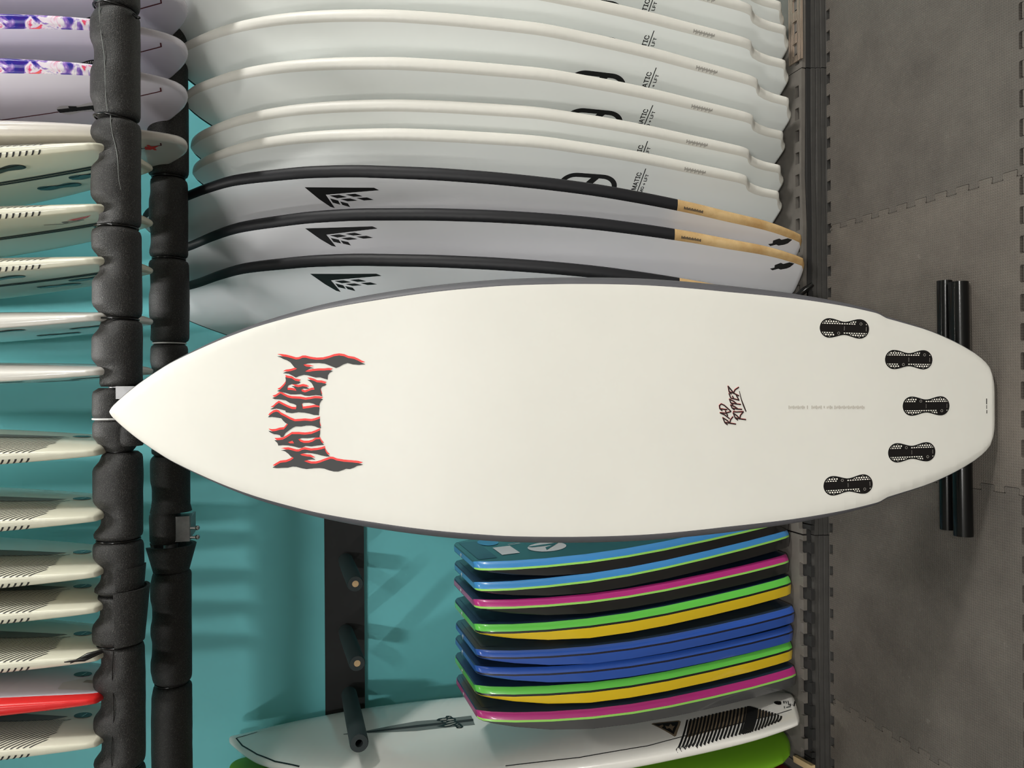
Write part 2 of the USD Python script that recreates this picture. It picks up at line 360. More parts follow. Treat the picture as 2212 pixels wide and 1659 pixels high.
            made[name] = put(name, (V[u], inv.reshape(-1, 3)), mt, parent, label=label, normals=nrm[u])
        return made
    # ---- flat prints on the surface
    def decal(s, name, poly, mt, parent, side='bottom', off=0.0005, edge=0.02, label=None, kind=None):
        """poly in (across, along)"""
        vs, fs, k = [], [], 0
        for g in getattr(poly, 'geoms', [poly]):
            if g.area < 1e-9: continue
            v, f = trimesh.creation.triangulate_polygon(g, engine='earcut')
            v3 = np.column_stack([v, 0 * v[:, 0]])
            v3, f = trimesh.remesh.subdivide_to_size(v3, f, edge, max_iter=12)
            vs.append(v3[:, :2]); fs.append(f + k); k += len(v3)
        v, f = np.vstack(vs), np.vstack(fs)
        return s._flat(name, v, f, mt, parent, side, off, label, kind)
    def _flat(s, name, v, f, mt, parent, side, off, label, kind):
        P = s.atw(v[:, 0], v[:, 1], side, off)
        n = np.cross(P[f[:, 1]] - P[f[:, 0]], P[f[:, 2]] - P[f[:, 0]]); want = 1.0 if side == 'deck' else -1.0
        flip = n[:, 0] * want < 0; f = f.copy(); f[flip] = f[flip][:, ::-1]
        return put(name, (P, f), mt, parent, smooth=True, label=label, kind=kind)
    def ribbon(s, lines, width):
        """thin strips over the rail: each line a list of (d from front rail, along); returns (verts, faces)"""
        vs, fs, k = [], [], 0
        for pts, side in lines:
            p = np.array(pts, float); m = max(6, int(np.ceil(np.abs(np.diff(p, axis=0)).sum() / 0.006)))
            u = np.linspace(0, 1, len(p)); t = np.linspace(0, 1, m); p = np.column_stack([np.interp(t, u, p[:, 0]), np.interp(t, u, p[:, 1])])
            A = s.at(p[:, 0], p[:, 1] - width / 2, side, True, 0.0006); B = s.at(p[:, 0], p[:, 1] + width / 2, side, True, 0.0006)
            v = np.stack([A, B], 1).reshape(-1, 3); vs.append(v)
            for i in range(m - 1):
                a = k + 2 * i; fs += [[a, a + 1, a + 3], [a, a + 3, a + 2]]
            k += 2 * m
        return np.vstack(vs), np.array(fs)
    def unproject(s, M, px, py, side):
        """(across, along) of the surface point seen at a pixel of the photograph"""
        px, py = np.atleast_1d(np.asarray(px, float)), np.atleast_1d(np.asarray(py, float))
        d = fw + ((1106 - px) / FPX)[:, None] * CU + ((829.5 - py) / FPX)[:, None] * CR
        R = M[:3, :3]; o = R.T @ (EYE - M[:3, 3]); dl = d @ R
        x = np.zeros(len(px))
        for _ in range(25):
            t = (x - o[0]) / dl[:, 0]; p = o + dl * t[:, None]
            z = np.clip(p[:, 2], 0.001, s.L - 0.001); w = np.clip(p[:, 1], -s.h(z), s.h(z))
            xn = s.nd(s.h(z) - np.abs(w), z, side); x = 0.5 * x + 0.5 * xn
        return np.column_stack([w, z])

def px_poly(b, M, pts, side):
    q = b.unproject(M, [p[0] for p in pts], [p[1] for p in pts], side)
    return Polygon(q).buffer(0)
def text2d(txt, h, bold=False):
    m = meshkit.text_mesh(txt, h, 0.001, bold)
    k = np.all(np.abs(m.vertices[m.faces][:, :, 2]) < 1e-9, axis=1); f = m.faces[k]
    u, inv = np.unique(f, return_inverse=True)
    return m.vertices[u][:, :2], inv.reshape(-1, 3)

# ---- fin boxes
def peanut(L=0.098, r=0.0185, waist=0.0125):
    a = L / 2 - r; x = np.linspace(-a, a, 25); y = waist + (r - waist) * (0.5 - 0.5 * np.cos(np.pi * (np.abs(x) / a))) ** 0.9
    body = Polygon(list(zip(x, y)) + list(zip(x[::-1], -y[::-1])))
    return unary_union([body, Point(-a, 0).buffer(r), Point(a, 0).buffer(r)])
def fin_box(b, parent, c, ang, side='bottom', flip=1, detail=True, plate=None):
    P = peanut()
    tr = lambda g: affinity.translate(affinity.rotate(affinity.affine_transform(g, [0, 1, -1, 0, 0, 0]), ang, origin=(0, 0)), c[0], c[1])   # x along towards the tail
    fb = b.decal('fin_box', tr(P), plate or M_finbox, parent, side, 0.0006, 0.03)
    ch = sbox(-0.047, -0.0062, 0.0465, 0.0062).buffer(0.001)
    boss = unary_union([Point(0.032, 0.0095 * flip).buffer(0.0095), Point(-0.012, -0.0095 * flip).buffer(0.0085)]).intersection(P.buffer(-0.0015))
    if detail:
        cells = []
        clear = P.buffer(-0.0024).difference(unary_union([ch, boss]).buffer(0.0006))
        for j in range(-5, 6):
            for i in range(-11, 12):
                hx = Point(i * 0.0049 + (0.00245 if j % 2 else 0), j * 0.0042).buffer(0.00165, quad_segs=3).intersection(clear)
                if hx.area > 1.2e-6: cells.append(hx)
        b.decal('honeycomb', tr(unary_union(cells)), M_cell, fb, side, 0.0009, 0.03, kind='stuff')
    b.decal('channel', tr(unary_union([ch, boss])), M_plug, fb, side, 0.0012, 0.02)
    if detail:
        sc = unary_union([Point(0.032, 0.0095 * flip).buffer(0.0026).difference(Point(0.032, 0.0095 * flip).buffer(0.0019)), Point(-0.012, -0.0095 * flip).buffer(0.0026).difference(Point(-0.012, -0.0095 * flip).buffer(0.0019)), sbox(0.0425, -0.004, 0.0432, 0.004), sbox(-0.0012, -0.004, -0.0006, 0.004)])
        b.decal('grub_screw', tr(sc), M_grey, fb, side, 0.0015, 0.02)

# ================================================================== the big board in front
MAIN = [(0, 0.0), (0.0004, 0.0300), (0.0012, 0.0440), (0.003, 0.0560), (0.006, 0.0664), (0.012, 0.0798), (0.02, 0.0889), (0.03, 0.0974), (0.045, 0.1077), (0.07, 0.1212), (0.1, 0.1349), (0.1275, 0.146), (0.155, 0.1558), (0.1825, 0.164), (0.21, 0.1719), (0.232, 0.1785), (0.246, 0.1862), (0.255, 0.1893), (0.265, 0.1918), (0.2925, 0.1984), (0.32, 0.2042), (0.36, 0.2115), (0.42, 0.2209), (0.48, 0.2284), (0.54, 0.235), (0.6, 0.2409), (0.66, 0.2458), (0.72, 0.2492), (0.78, 0.2507), (0.84, 0.2512), (0.9, 0.2505), (0.96, 0.2487), (1.02, 0.2447), (1.08, 0.2396), (1.14, 0.2328), (1.2, 0.2245), (1.26, 0.2146), (1.32, 0.2028), (1.38, 0.1877), (1.44, 0.1705), (1.5, 0.1494), (1.56, 0.1245), (1.62, 0.0968), (1.66, 0.0743), (1.69, 0.0556), (1.715, 0.0381), (1.735, 0.0225), (1.745, 0.0136), (1.75, 0.0075), (1.7541, 0.0)]
def main_rocker(t):
    g = lambda t: 0.10 * np.clip((t - .42) / .58, 0, 1) ** 2.4 + 0.04 * np.clip((.42 - t) / .42, 0, 1) ** 2.2
    return g(t) - (0.04 + 0.06 * np.asarray(t, float))
B0 = Board(MAIN, T=0.060, rb=0.020, Rd=0.11, db=0.0155, dd=0.03, ro=main_rocker, tip=0.012, band_taper=True)
lean = math.radians(16.017)
M0 = np.eye(4); M0[:3, 0] = (0, math.cos(lean), -math.sin(lean)); M0[:3, 1] = (-1, 0, 0); M0[:3, 2] = (0, math.sin(lean), math.cos(lean)); M0[:3, 3] = (-0.0500, 1.2085, 0.0075)
surf = thing('surfboard', 'large white surfboard with grey rails standing bottom-out in front of everything, red and black lettering', 'surfboard', M0)
B0.build(surf, [('bottom', M_white, None, [('bottom', None, 0, 9)]), ('rail', M_greyrail, 'dark grey painted rail band', [('rail', True, 0, 9)]), ('rail', M_greyrail, 'dark grey painted rail band', [('rail', False, 0, 9)]), ('deck', M_white, None, [('all', None, 0, 9)])])
ZA, ZB = (570, 890), (570, 750)
la = lambda P: [(ZA[0] + x / 9.217, ZA[1] + y / 9.217) for x, y in P]
lb = lambda P: [(ZB[0] + x / 9.217, ZB[1] + y / 9.217) for x, y in P]
LET = [
 (la([(175,1105),(250,1055),(330,1010),(450,995),(530,965),(595,920),(585,905),(540,885),(490,830),(430,785),(385,768),(330,765),(420,750),(490,745),(570,765),(640,785),(700,785),(760,755),(820,745),(940,768),(1080,755),(1150,740),(1215,720),(1225,770),(1260,830),(1320,888),(1250,885),(1150,865),(1060,840),(950,820),(860,815),(780,825),(722,842),(760,865),(860,885),(930,890),(990,925),(1030,950),(960,945),(900,950),(800,975),(860,1000),(940,1025),(1040,1025),(1120,1005),(1240,960),(1330,930),(1380,935),(1450,965),(1600,990),(1730,1000),(1880,1015),(1975,1045),(1930,1060),(1860,1070),(1800,1105),(1720,1135),(1640,1130),(1560,1160),(1480,1185),(1400,1185),(1300,1160),(1200,1125),(1100,1115),(1000,1120),(850,1135),(760,1120),(650,1090),(580,1085),(480,1108),(350,1112),(260,1118)]), []),
 (la([(212,562),(280,560),(380,548),(450,510),(560,440),(700,440),(820,450),(950,435),(1040,400),(1120,362),(1120,420),(1105,505),(1000,510),(940,515),(880,522),(760,520),(685,540),(730,590),(800,615),(900,612),(970,590),(1040,545),(1118,538),(1150,600),(1200,655),(1080,665),(950,685),(830,675),(760,712),(700,712),(600,685),(480,665),(380,660),(290,668),(275,620),(240,585)]), [la([(480,600),(570,568),(605,622),(520,622)])]),
 (la([(85,105),(120,60),(190,10),(250,-8),(300,10),(340,50),(430,95),(520,145),(620,185),(700,180),(820,170),(950,182),(1020,165),(1120,130),(1110,200),(1120,260),(1140,322),(1080,312),(1020,285),(950,270),(850,270),(740,290),(640,285),(580,310),(500,365),(430,420),(385,500),(340,500),(325,465),(280,450),(200,440),(130,405),(92,372),(160,385),(240,378),(320,352),(400,345),(440,300),(482,243),(430,215),(380,165),(350,125),(260,110),(170,98)]), []),
 (lb([(170,1010),(240,985),(290,950),(335,920),(400,960),(480,1000),(560,1018),(720,1025),(830,1045),(920,1035),(1020,1015),(1100,1018),(1180,1035),(1140,1070),(1115,1120),(1105,1165),(1050,1155),(990,1125),(900,1105),(790,1108),(757,1128),(765,1170),(778,1225),(900,1210),(1010,1190),(1100,1192),(1110,1215),(1098,1290),(1095,1355),(1000,1350),(920,1325),(820,1305),(690,1295),(560,1315),(440,1295),(430,1262),(330,1235),(250,1222),(180,1235),(130,1235),(190,1200),(240,1150),(300,1108),(380,1150),(470,1195),(560,1230),(640,1235),(650,1195),(648,1155),(600,1130),(520,1110),(440,1060),(320,1040),(220,1035)]), []),
 (lb([(430,595),(480,610),(560,622),(620,665),(690,680),(735,690),(700,725),(640,740),(560,735),(490,760),(468,805),(475,850),(530,850),(600,860),(648,870),(640,840),(600,800),(550,775),(600,775),(690,795),(780,775),(850,790),(905,825),(850,830),(790,825),(745,845),(760,880),(820,900),(880,880),(950,850),(1012,845),(990,780),(950,710),(900,670),(860,650),(930,650),(1000,670),(1060,700),(1150,705),(1250,735),(1220,765),(1160,785),(1130,830),(1140,900),(1165,975),(1100,960),(1030,955),(900,970),(820,965),(740,935),(640,940),(530,940),(440,910),(340,890),(265,875),(330,840),(400,770),(435,720),(440,650)]), []),
 (lb([(380,520),(440,490),(540,475),(620,450),(665,430),(610,400),(570,350),(530,300),(460,260),(390,235),(330,200),(260,180),(340,178),(440,190),(540,215),(640,245),(700,240),(770,210),(830,208),(940,235),(1050,250),(1180,245),(1300,215),(1400,180),(1500,165),(1600,180),(1680,215),(1800,235),(1880,270),(1950,310),(2025,340),(1900,352),(1780,345),(1670,315),(1580,345),(1500,390),(1440,415),(1400,400),(1300,360),(1220,330),(1100,315),(960,318),(880,325),(785,350),(840,385),(920,395),(1010,422),(940,420),(890,440),(820,485),(900,490),(980,475),(1100,465),(1200,465),(1300,455),(1375,472),(1310,510),(1275,560),(1270,645),(1200,625),(1120,600),(1040,605),(960,585),(880,560),(800,550),(700,575),(640,605),(590,575),(500,530),(440,522)]), []),
]
def letter_poly(outer, holes, dy=0.0, round_=0.25):
    p = Polygon([(x, y + dy) for x, y in outer], [[(x, y + dy) for x, y in h] for h in holes]).buffer(0)
    return p.buffer(-round_).buffer(2 * round_).buffer(-round_)
def px_map(b, M, poly, side):
    def one(ring):
        c = np.array(ring.coords); return b.unproject(M, c[:, 0], c[:, 1], side)
    return unary_union([Polygon(one(g.exterior), [one(h) for h in g.interiors]).buffer(0) for g in getattr(poly, 'geoms', [poly])])
for outer, holes in LET:
    blk = letter_poly(outer, holes); red = letter_poly(outer, holes, -4.7).difference(blk.buffer(-0.3))
    lt_ = B0.decal('letter', px_map(B0, M0, blk, 'bottom'), M_ink, surf, 'bottom', 0.0008)
    B0.decal('red_edge', px_map(B0, M0, red, 'bottom'), M_red, lt_, 'bottom', 0.0004, label='bright red edge of a charcoal letter')
RR = lambda P: LineString([(1520 + x / 11.85, 800 + y / 11.85) for x, y in P])
WORD1 = [[(490,1215),(540,1340),(600,1388)], [(490,1215),(600,1285),(670,1355),(815,1378)], [(545,1335),(670,1355)], [(665,1350),(690,1260),(745,1195)],
         [(425,1088),(560,1098),(690,1060)], [(425,1092),(540,1145),(655,1235)], [(555,1040),(610,1160)], [(465,1030),(412,980),(402,905),(450,862),(530,900),(690,1045)], [(412,985),(590,1008)]]
WORD2 = [[(755,1095),(805,1220),(865,1270)], [(755,1095),(850,1165),(930,1245),(1070,1262)], [(805,1215),(930,1245)], [(920,1240),(940,1150),(1010,1070)], [(760,1060),(850,1070),(1010,1060)],
         [(690,890),(720,960),(780,1010)], [(690,890),(790,930),(880,995),(970,1000)], [(730,970),(880,995)], [(660,740),(690,830),(745,880)], [(660,740),(760,790),(850,865),(940,875)], [(700,840),(850,865)],
         [(650,600),(690,710),(900,765)], [(735,665),(770,728)], [(835,640),(900,765)], [(625,410),(650,550),(700,605)], [(625,410),(700,500),(770,590),(895,652)], [(650,550),(770,590)], [(765,575),(800,500),(890,440)]]
for nm, ws in (('script_word', WORD1), ('script_word', WORD2)):
    p = unary_union([RR(w).buffer(1.35, quad_segs=3) for w in ws])
    k = B0.decal(nm, px_map(B0, M0, p.simplify(0.1), 'bottom'), M_darkred, surf, 'bottom', 0.0008)
    B0.decal('red_edge', px_map(B0, M0, affinity.translate(p, -0.25, -0.45).difference(p).simplify(0.1), 'bottom'), M_red, k, 'bottom', 0.0005)
ul = Polygon([(1520 + x / 11.85, 800 + y / 11.85) for x, y in [(900,528),(915,528),(970,735),(1092,1045),(1078,1062),(1064,1052),(1000,905),(948,745)]])
B0.decal('underline', px_map(B0, M0, ul, 'bottom'), M_darkred, surf, 'bottom', 0.0008)
marks = unary_union([sbox(1703 + i * 3.3, 876 + (i * 5 % 3), 1705.2 + i * 3.3, 883.5 - (i * 7 % 3)) for i in range(50) if i not in (11, 13, 14, 22, 24, 29)])
B0.decal('serial_print', px_map(B0, M0, marks, 'bottom'), M_lightgrey, surf, 'bottom', 0.0006)
B0.decal('tail_print', px_map(B0, M0, unary_union([sbox(2129.8, 861, 2131.6, 873), sbox(2130.2, 875, 2131.4, 883), sbox(2130.4, 886, 2132, 893)]), 'bottom'), M_ink, surf, 'bottom', 0.0006)
for (x, y), an, fl_ in (((1824, 709.5), 1.8, 1), ((1963, 777), 0.6, 1), ((2000.5, 877), 0, -1), ((1969.5, 977), -0.8, -1), ((1832, 1047.5), -2.0, -1)):
    c = B0.unproject(M0, x, y, 'bottom')[0]
    fin_box(B0, surf, c, an, flip=-fl_)

# stand tubes lying on the floor behind the tail
st = thing('board_stand', 'two black enamelled steel tubes on the floor behind the tail of the big board', 'board stand')
put('tube', tube([(-0.317, 1.2705, 0.0200), (0.204, 1.2790, 0.0200)], 0.0185, 20), M_tube, st, smooth=40)
put('tube', tube([(-0.312, 1.3150, 0.0155), (0.212, 1.3190, 0.0155)], 0.0148, 20), M_tube, st, smooth=40)
put('cross_bar', box((-0.05, 1.297, 0.015), (0.03, 0.05, 0.02)), M_tube, st)

# ================================================================== boards standing on the step, right-hand side
CY = [(0, 0.0), (0.0008, 0.085), (0.003, 0.101), (0.007, 0.108), (0.014, 0.115), (0.022, 0.127), (0.029, 0.142), (0.033, 0.1475), (0.040, 0.1495), (0.07, 0.153), (0.10, 0.160), (0.118, 0.168), (0.126, 0.176), (0.133, 0.187), (0.15, 0.1935), (0.19, 0.200), (0.3, 0.215), (0.42, 0.232), (0.56, 0.247), (0.71, 0.2575), (0.86, 0.254), (1.0, 0.244), (1.12, 0.225), (1.24, 0.196), (1.34, 0.160), (1.41, 0.126), (1.47, 0.088), (1.51, 0.058), (1.53, 0.038), (1.542, 0.020), (1.549, 0.0)]
def settle(b, M, zmin=0.0636):
    """moves a fitted board along the line of sight until it stands on the step"""
    V = b.grid()[0] @ M[:3, :3].T + M[:3, 3]
    dz = zmin - V[:, 2].min(); c = M[:3, 3]; d = EYE - c; d = d / d[2]
    M = M.copy(); M[:3, 3] = c + d * dz; return M
cym = [((0.4363, 1.857, 0.083), 0.158, 0.044, -0.485, 1.549), ((0.507, 1.870, 0.070), 0.150, 0.041, -0.490, 1.549), ((0.610, 1.891, 0.055), 0.113, 0.040, -0.423, 1.549),
       ((0.687, 1.8906, 0.0372), 0.1243, 0.058, -0.4816, 1.58), ((0.790, 1.894, 0.041), 0.124, 0.045, -0.459, 1.70), ((0.869, 1.868, 0.058), 0.12, 0.045, -0.45, 1.70), ((0.940, 1.885, 0.06), 0.12, 0.045, -0.45, 1.70)]
cym_l = ['pale white surfboard with black loop emblem, leaning directly against the black-railed boards', 'pale white wing-tailed surfboard second from the black-railed boards, only the lettering end showing', 'pale white surfboard third from the black-railed boards, black loop emblem half visible',
         'pale white surfboard fourth from the black-railed boards, thin slice of its emblem showing', 'pale white surfboard fifth from the black-railed boards, emblem mostly covered', 'pale white surfboard sixth from the black-railed boards, lettering at the picture edge', 'pale white surfboard farthest right in the floor row, only tail and side showing']
def stadium(cx, cy, L, W): return LineString([(cx, cy - L / 2 + W / 2), (cx, cy + L / 2 - W / 2)]).buffer(W / 2, quad_segs=12)
proto = None
for i, (pos, al, be, ga, L) in enumerate(cym):
    k = L / 1.549
    b = Board([(z * k, h * (1.0 if k == 1 else 1.03)) for z, h in CY], T=0.048, rn=0.053, rt=-0.02, rb=0.014, Rd=0.10, db=0.016, dd=0.018, tip=0.010, foil=0.5)
    M = settle(b, frame(pos, al, be, ga))
    t = thing('surfboard', cym_l[i], 'surfboard', M, 'pale wing-tailed surfboards in a row on the mat step')
    b.build(t, [('bottom', M_pale, None, [('bottom', None, 0, 9)]), ('rail', M_white, None, [('rail', True, 0, 9)]), ('rail', M_blackrail, 'black rear rail', [('rail', False, 0, 9)]), ('deck', M_pale, None, [('all', None, 0, 9)])])
    if proto is None:
        a = b.unproject(M, 1337, 390, 'bottom')[0]; c = b.unproject(M, 1209, 386, 'bottom')[0]
        l1, l2 = b.unproject(M, 1395, 364, 'bottom')[0], b.unproject(M, 1372, 411, 'bottom')[0]
        top = b.unproject(M, 1262, 374, 'bottom')[0]
        s1, s2 = b.unproject(M, 1480, 360, 'bottom')[0], b.unproject(M, 1524, 368, 'bottom')[0]
        proto = (a, c, l1, l2, top, s1, s2)
    a, c, l1, l2, top, s1, s2 = proto
    Lr = c[1] - a[1]; cz = (a[1] + c[1]) / 2; Wr = 0.088; cx = top[0] + Wr / 2
    ring = stadium(cx, cz, Lr, Wr).difference(stadium(cx, cz, Lr - 0.026, Wr - 0.028))
    bar = LineString([(cx - Wr * 0.5, cz - Lr * 0.14), (cx + Wr * 0.5, cz + Lr * 0.20)]).buffer(0.0085, cap_style=2).intersection(stadium(cx, cz, Lr, Wr))
    b.decal('emblem', unary_union([ring, bar]), M_black, t)
    wl, zl = l1[0], l1[1]
    b.decal('rule', sbox(wl, zl - 0.0011, wl + 0.125, zl + 0.0011), M_black, t)
    for txt, hh, dz, lead in (('CYMATIC', 0.0115, 0.006, 0.105), ('DOMO + LFT', 0.0078, -0.0135, 0.109)):
        v, f = text2d(txt, hh, True); wd = v[:, 0].max(); sc = 0.090 / wd
        b._flat('lettering', np.column_stack([wl + lead - v[:, 0] * sc, zl + dz + v[:, 1]]), f, M_black, t, 'bottom', 0.0005, None, None)
    zz = np.linspace(s2[1], s1[1], 17)
    dsh = [sbox(-b.h(q) + 0.004 + 0.0026 * (j % 2), q - 0.0011, -b.h(q) + 0.0085 + 0.0022 * (j % 3), q + 0.0011) for j, q in enumerate(zz)]
    b.decal('stamp', unary_union(dsh + [LineString([(-b.h(zz[0]) + 0.007, zz[0]), (-b.h(zz[-1]) + 0.007, zz[-1])]).buffer(0.0012)]), M_grey, t)

FW = [(0, 0.0), (0.0008, 0.035), (0.004, 0.060), (0.012, 0.078), (0.03, 0.088), (0.07, 0.106), (0.12, 0.124), (0.209, 0.1474), (0.30, 0.172), (0.435, 0.2019), (0.56, 0.224), (0.696, 0.2399), (0.83, 0.250), (0.957, 0.2542), (1.09, 0.253), (1.218, 0.2429), (1.32, 0.225), (1.427, 0.1998), (1.51, 0.165), (1.583, 0.127), (1.64, 0.100), (1.69, 0.071), (1.72, 0.042), (1.735, 0.016), (1.74, 0.0)]
def frame_axes(pos, W, S):
    S = np.array(S, float); S /= np.linalg.norm(S); W = np.array(W, float); W -= S * (W @ S); W /= np.linalg.norm(W)
    M = np.eye(4); M[:3, 0], M[:3, 1], M[:3, 2], M[:3, 3] = np.cross(W, S), W, S, pos; return M
fwp = [((0.3270, 1.7101, 0.0953), (-0.5178, 0.8258, -0.2234), (0.04895, 0.28926, 0.9560)), ((0.2682, 1.7053, 0.0878), (-0.5198, 0.8073, -0.2794), (0.01879, 0.33776, 0.94104)), ((0.1458, 1.7565, 0.0268), (-0.5382, 0.7959, -0.2772), (0.0320, 0.3610, 0.9320))]
fwl = ['black-railed white surfboard with black wing emblem standing next to the pale white boards', 'black-railed white surfboard with black wing emblem, middle one of the three', 'black-railed white surfboard with black wing emblem, partly hidden behind the big board']
pz = lambda P: [(640 + x / 6.912, 390 + y / 6.912) for x, y in P]
WING = [[(125,98),(1160,105),(1235,142),(780,180),(440,210),(575,408),(510,390),(340,275),(200,160)], [(495,222),(640,212),(755,245),(610,262)], [(735,207),(880,195),(990,232),(855,240)], [(505,265),(625,297),(658,357),(545,328)], [(660,275),(805,265),(915,297),(770,308)], [(900,260),(1055,250),(1155,285),(1010,295)], [(655,310),(770,340),(805,395),(690,362)]]
px4 = lambda P: [(1640 + x / 10.37, 480 + y / 10.37) for x, y in P]
PATCH = [(200,490),(300,470),(310,410),(450,362),(500,392),(640,357),(740,390),(640,470),(560,500),(430,520),(380,497),(250,530)]
fproto = None
for i, (pos, wv, sv_) in enumerate(fwp):
    b = Board(FW, T=0.048, rn=0.022, rt=-0.002, rb=0.018, Rd=0.09, db=0.017, dd=0.03, tip=0.012, foil=0.55)
    if i == 2: b = Board(FW, T=0.048, rn=0.042, rt=0.0, rb=0.018, Rd=0.09, db=0.017, dd=0.03, tip=0.012, foil=0.55)
    M = settle(b, frame_axes(pos, wv, sv_))
    t = thing('surfboard', fwl[i], 'surfboard', M, 'black-railed surfboards beside the pale row')
    if fproto is None:
        sp_ = b.unproject(M, 1462, 442, 'bottom')[0][1]
        fproto = (sp_, [px_poly(b, M, pz(P), 'bottom') for P in WING], px_poly(b, M, px4(PATCH), 'bottom'))
    spz, wing, patch = fproto
    b.build(t, [('bottom', M_fw, None, [('bottom', None, 0, 9)]), ('rail', M_blackrail, 'black rail from nose to the tail third', [('rail', True, spz, 9)]), ('wood_rail', M_wood, 'bare pale wood rail towards the tail', [('rail', True, 0, spz)]), ('rail', M_blackrail, 'black rear rail', [('rail', False, 0, 9)]), ('deck', M_fw, None, [('all', None, 0, 9)])])
    dw = (0, -0.012, -0.004)[i]
    em = b.decal('emblem', affinity.translate(wing[0], dw, 0), M_black, t)
    for w in wing[1:]: b.decal('emblem_tile', affinity.translate(w, dw, 0), M_black, em)
    b.decal('tail_mark', patch, M_black, t)
    q = np.linspace(spz - 0.02, spz - 0.066, 15)
    P = [b.at(np.array([0.010, 0.0135 + 0.002 * (j % 3)]), np.array([x, x]), 'bottom', True, 0.0006) for j, x in enumerate(q)]
    vs, fs = [], []
    for j, x in enumerate(q):
        A = b.at(np.array([0.0045 + 0.001 * (j % 2), 0.0095]), np.array([x - 0.001] * 2), 'bottom', True, 0.0006); C = b.at(np.array([0.0045 + 0.001 * (j % 2), 0.0095]), np.array([x + 0.0012] * 2), 'bottom', True, 0.0006)
        vs += [A[0], A[1], C[1], C[0]]; fs += [[4 * j, 4 * j + 1, 4 * j + 2], [4 * j, 4 * j + 2, 4 * j + 3]]
    put('stamp', (np.array(vs), np.array(fs)), M_ink, t)

# ================================================================== left-hand side: white board, green and maroon boards
WB = [(z, h * 0.245) for z, h in ((0, 0), (0.0006, 0.22), (0.003, 0.30), (0.008, 0.345), (0.02, 0.375), (0.05, 0.435), (0.11, 0.53), (0.20, 0.63), (0.30, 0.725), (0.42, 0.83), (0.6, 0.94), (0.8, 1.0), (0.95, 0.985), (1.09, 0.95), (1.22, 0.865), (1.34, 0.75), (1.44, 0.60), (1.51, 0.49), (1.57, 0.35), (1.62, 0.21), (1.65, 0.12), (1.67, 0.055), (1.68, 0.0))]
wb = Board(WB, T=0.056, rn=0.032, rt=0.0165, rb=0.016, Rd=0.11, db=0.012, dd=0.02, tip=0.012)
MW = settle(wb, frame((-0.8511, 1.7039, 0.1022), 0.5055, -0.1631, -0.0489))
t = thing('surfboard', 'white surfboard with striped brown tail print leaning deck-out against the wall beside the bodyboards', 'surfboard', MW)
wb.build(t, [('bottom', M_white, None, [('bottom', None, 0, 9)]), ('deck', M_gloss, None, [('all', None, 0, 9)])])
z7 = lambda P: [(1380 + x / 5.82, 1480 + y / 5.82) for x, y in P]
z6 = lambda P: [(900 + x / 13.825, 1520 + y / 13.825) for x, y in P]
def line_decal(name, pts, wpx, mt, off=0.0008):
    q = wb.unproject(MW, [p[0] for p in pts], [p[1] for p in pts], 'deck'); return wb.decal(name, LineString(q).buffer(wpx, cap_style=2), mt, t, 'deck', off)
brown = wb.decal('tail_print', px_poly(wb, MW, z7([(630,452),(1000,352),(1385,270),(1700,372),(1490,428),(1000,560),(590,662)]), 'deck'), M_brown, t, 'deck', 0.0004, 0.012)
topc = np.array([(610,440),(1000,350),(1385,265),(1700,352),(1790,390)]); botc = np.array([(490,845),(760,772),(1000,694),(1300,618),(1500,568),(1752,462)])
us = np.concatenate([np.linspace(0, 0.62, 17), np.linspace(0.65, 0.72, 5), np.linspace(0.745, 1, 9)])
lines = []
for j, u in enumerate(us):
    xt = 610 + (1790 - 610) * u; yt = np.interp(xt, topc[:, 0], topc[:, 1]); xb = 478 + (1745 - 478) * u; yb = np.interp(xb, botc[:, 0], botc[:, 1])
    pts = [(xt + (xb - xt) * v - 14 * math.sin(math.pi * v) * -1, yt + (yb - yt) * v) for v in np.linspace(0, 1, 7)]
    lines.append(LineString(wb.unproject(MW, *np.array(z7(pts)).T, 'deck')).buffer(0.0024 if not 17 <= j < 22 else 0.0036, cap_style=2))
wb.decal('stripe_print', unary_union(lines), M_black, t, 'deck', 0.0008, 0.012)
line_decal('pinline', [(1092, 1655), (1250, 1637), (1400, 1611.5), (1485, 1589), (1580, 1567), (1673, 1545), (1710, 1533)], 0.0011, M_black)
line_decal('pinline', [(1720, 1515), (1715, 1526)], 0.0012, M_black)
line_decal('pinline', [(556, 1581.6), (527, 1590), (510.4, 1594.9), (523.7, 1611), (556, 1630), (594, 1645), (647, 1656)], 0.0018, M_black)
tri = wb.decal('triangle_badge', px_poly(wb, MW, z7([(155,492),(180,480),(500,447),(527,460),(520,500),(470,640),(448,650)]), 'deck'), M_brown, t, 'deck', 0.0005)
wb.decal('badge_field', px_poly(wb, MW, z7([(185,494),(500,462),(490,500),(440,622)]), 'deck'), M_black, tri, 'deck', 0.0009)
wb.decal('badge_figure', unary_union([px_poly(wb, MW, z7(P), 'deck') for P in ([(255,520),(300,500),(312,520),(280,545)], [(330,515),(375,525),(400,490),(425,520),(455,515),(430,555),(425,580),(385,545),(350,555)])]), M_brown, tri, 'deck', 0.0012)
wb.decal('leash_plug', px_poly(wb, MW, z7([(1698,218),(1712,207),(1745,203),(1785,207),(1792,225),(1790,246),(1760,251),(1725,243),(1703,230)]), 'deck'), M_plug, t, 'deck', 0.0008)
bars = [[(1815,205),(1830,200),(1833,230),(1818,235)], [(1842,203),(1852,200),(1862,232),(1850,236)], [(1870,203),(1880,200),(1890,255),(1880,258)], [(1822,270),(1832,268),(1836,295),(1828,297)], [(1850,280),(1905,268),(1912,276),(1856,290)], [(1890,240),(1908,236),(1914,262),(1898,266)], [(1918,235),(1935,255),(1945,268),(1925,250)]]
wb.decal('tail_lettering', unary_union([px_poly(wb, MW, z7(P), 'deck') for P in bars]), M_ink, t, 'deck', 0.0008)
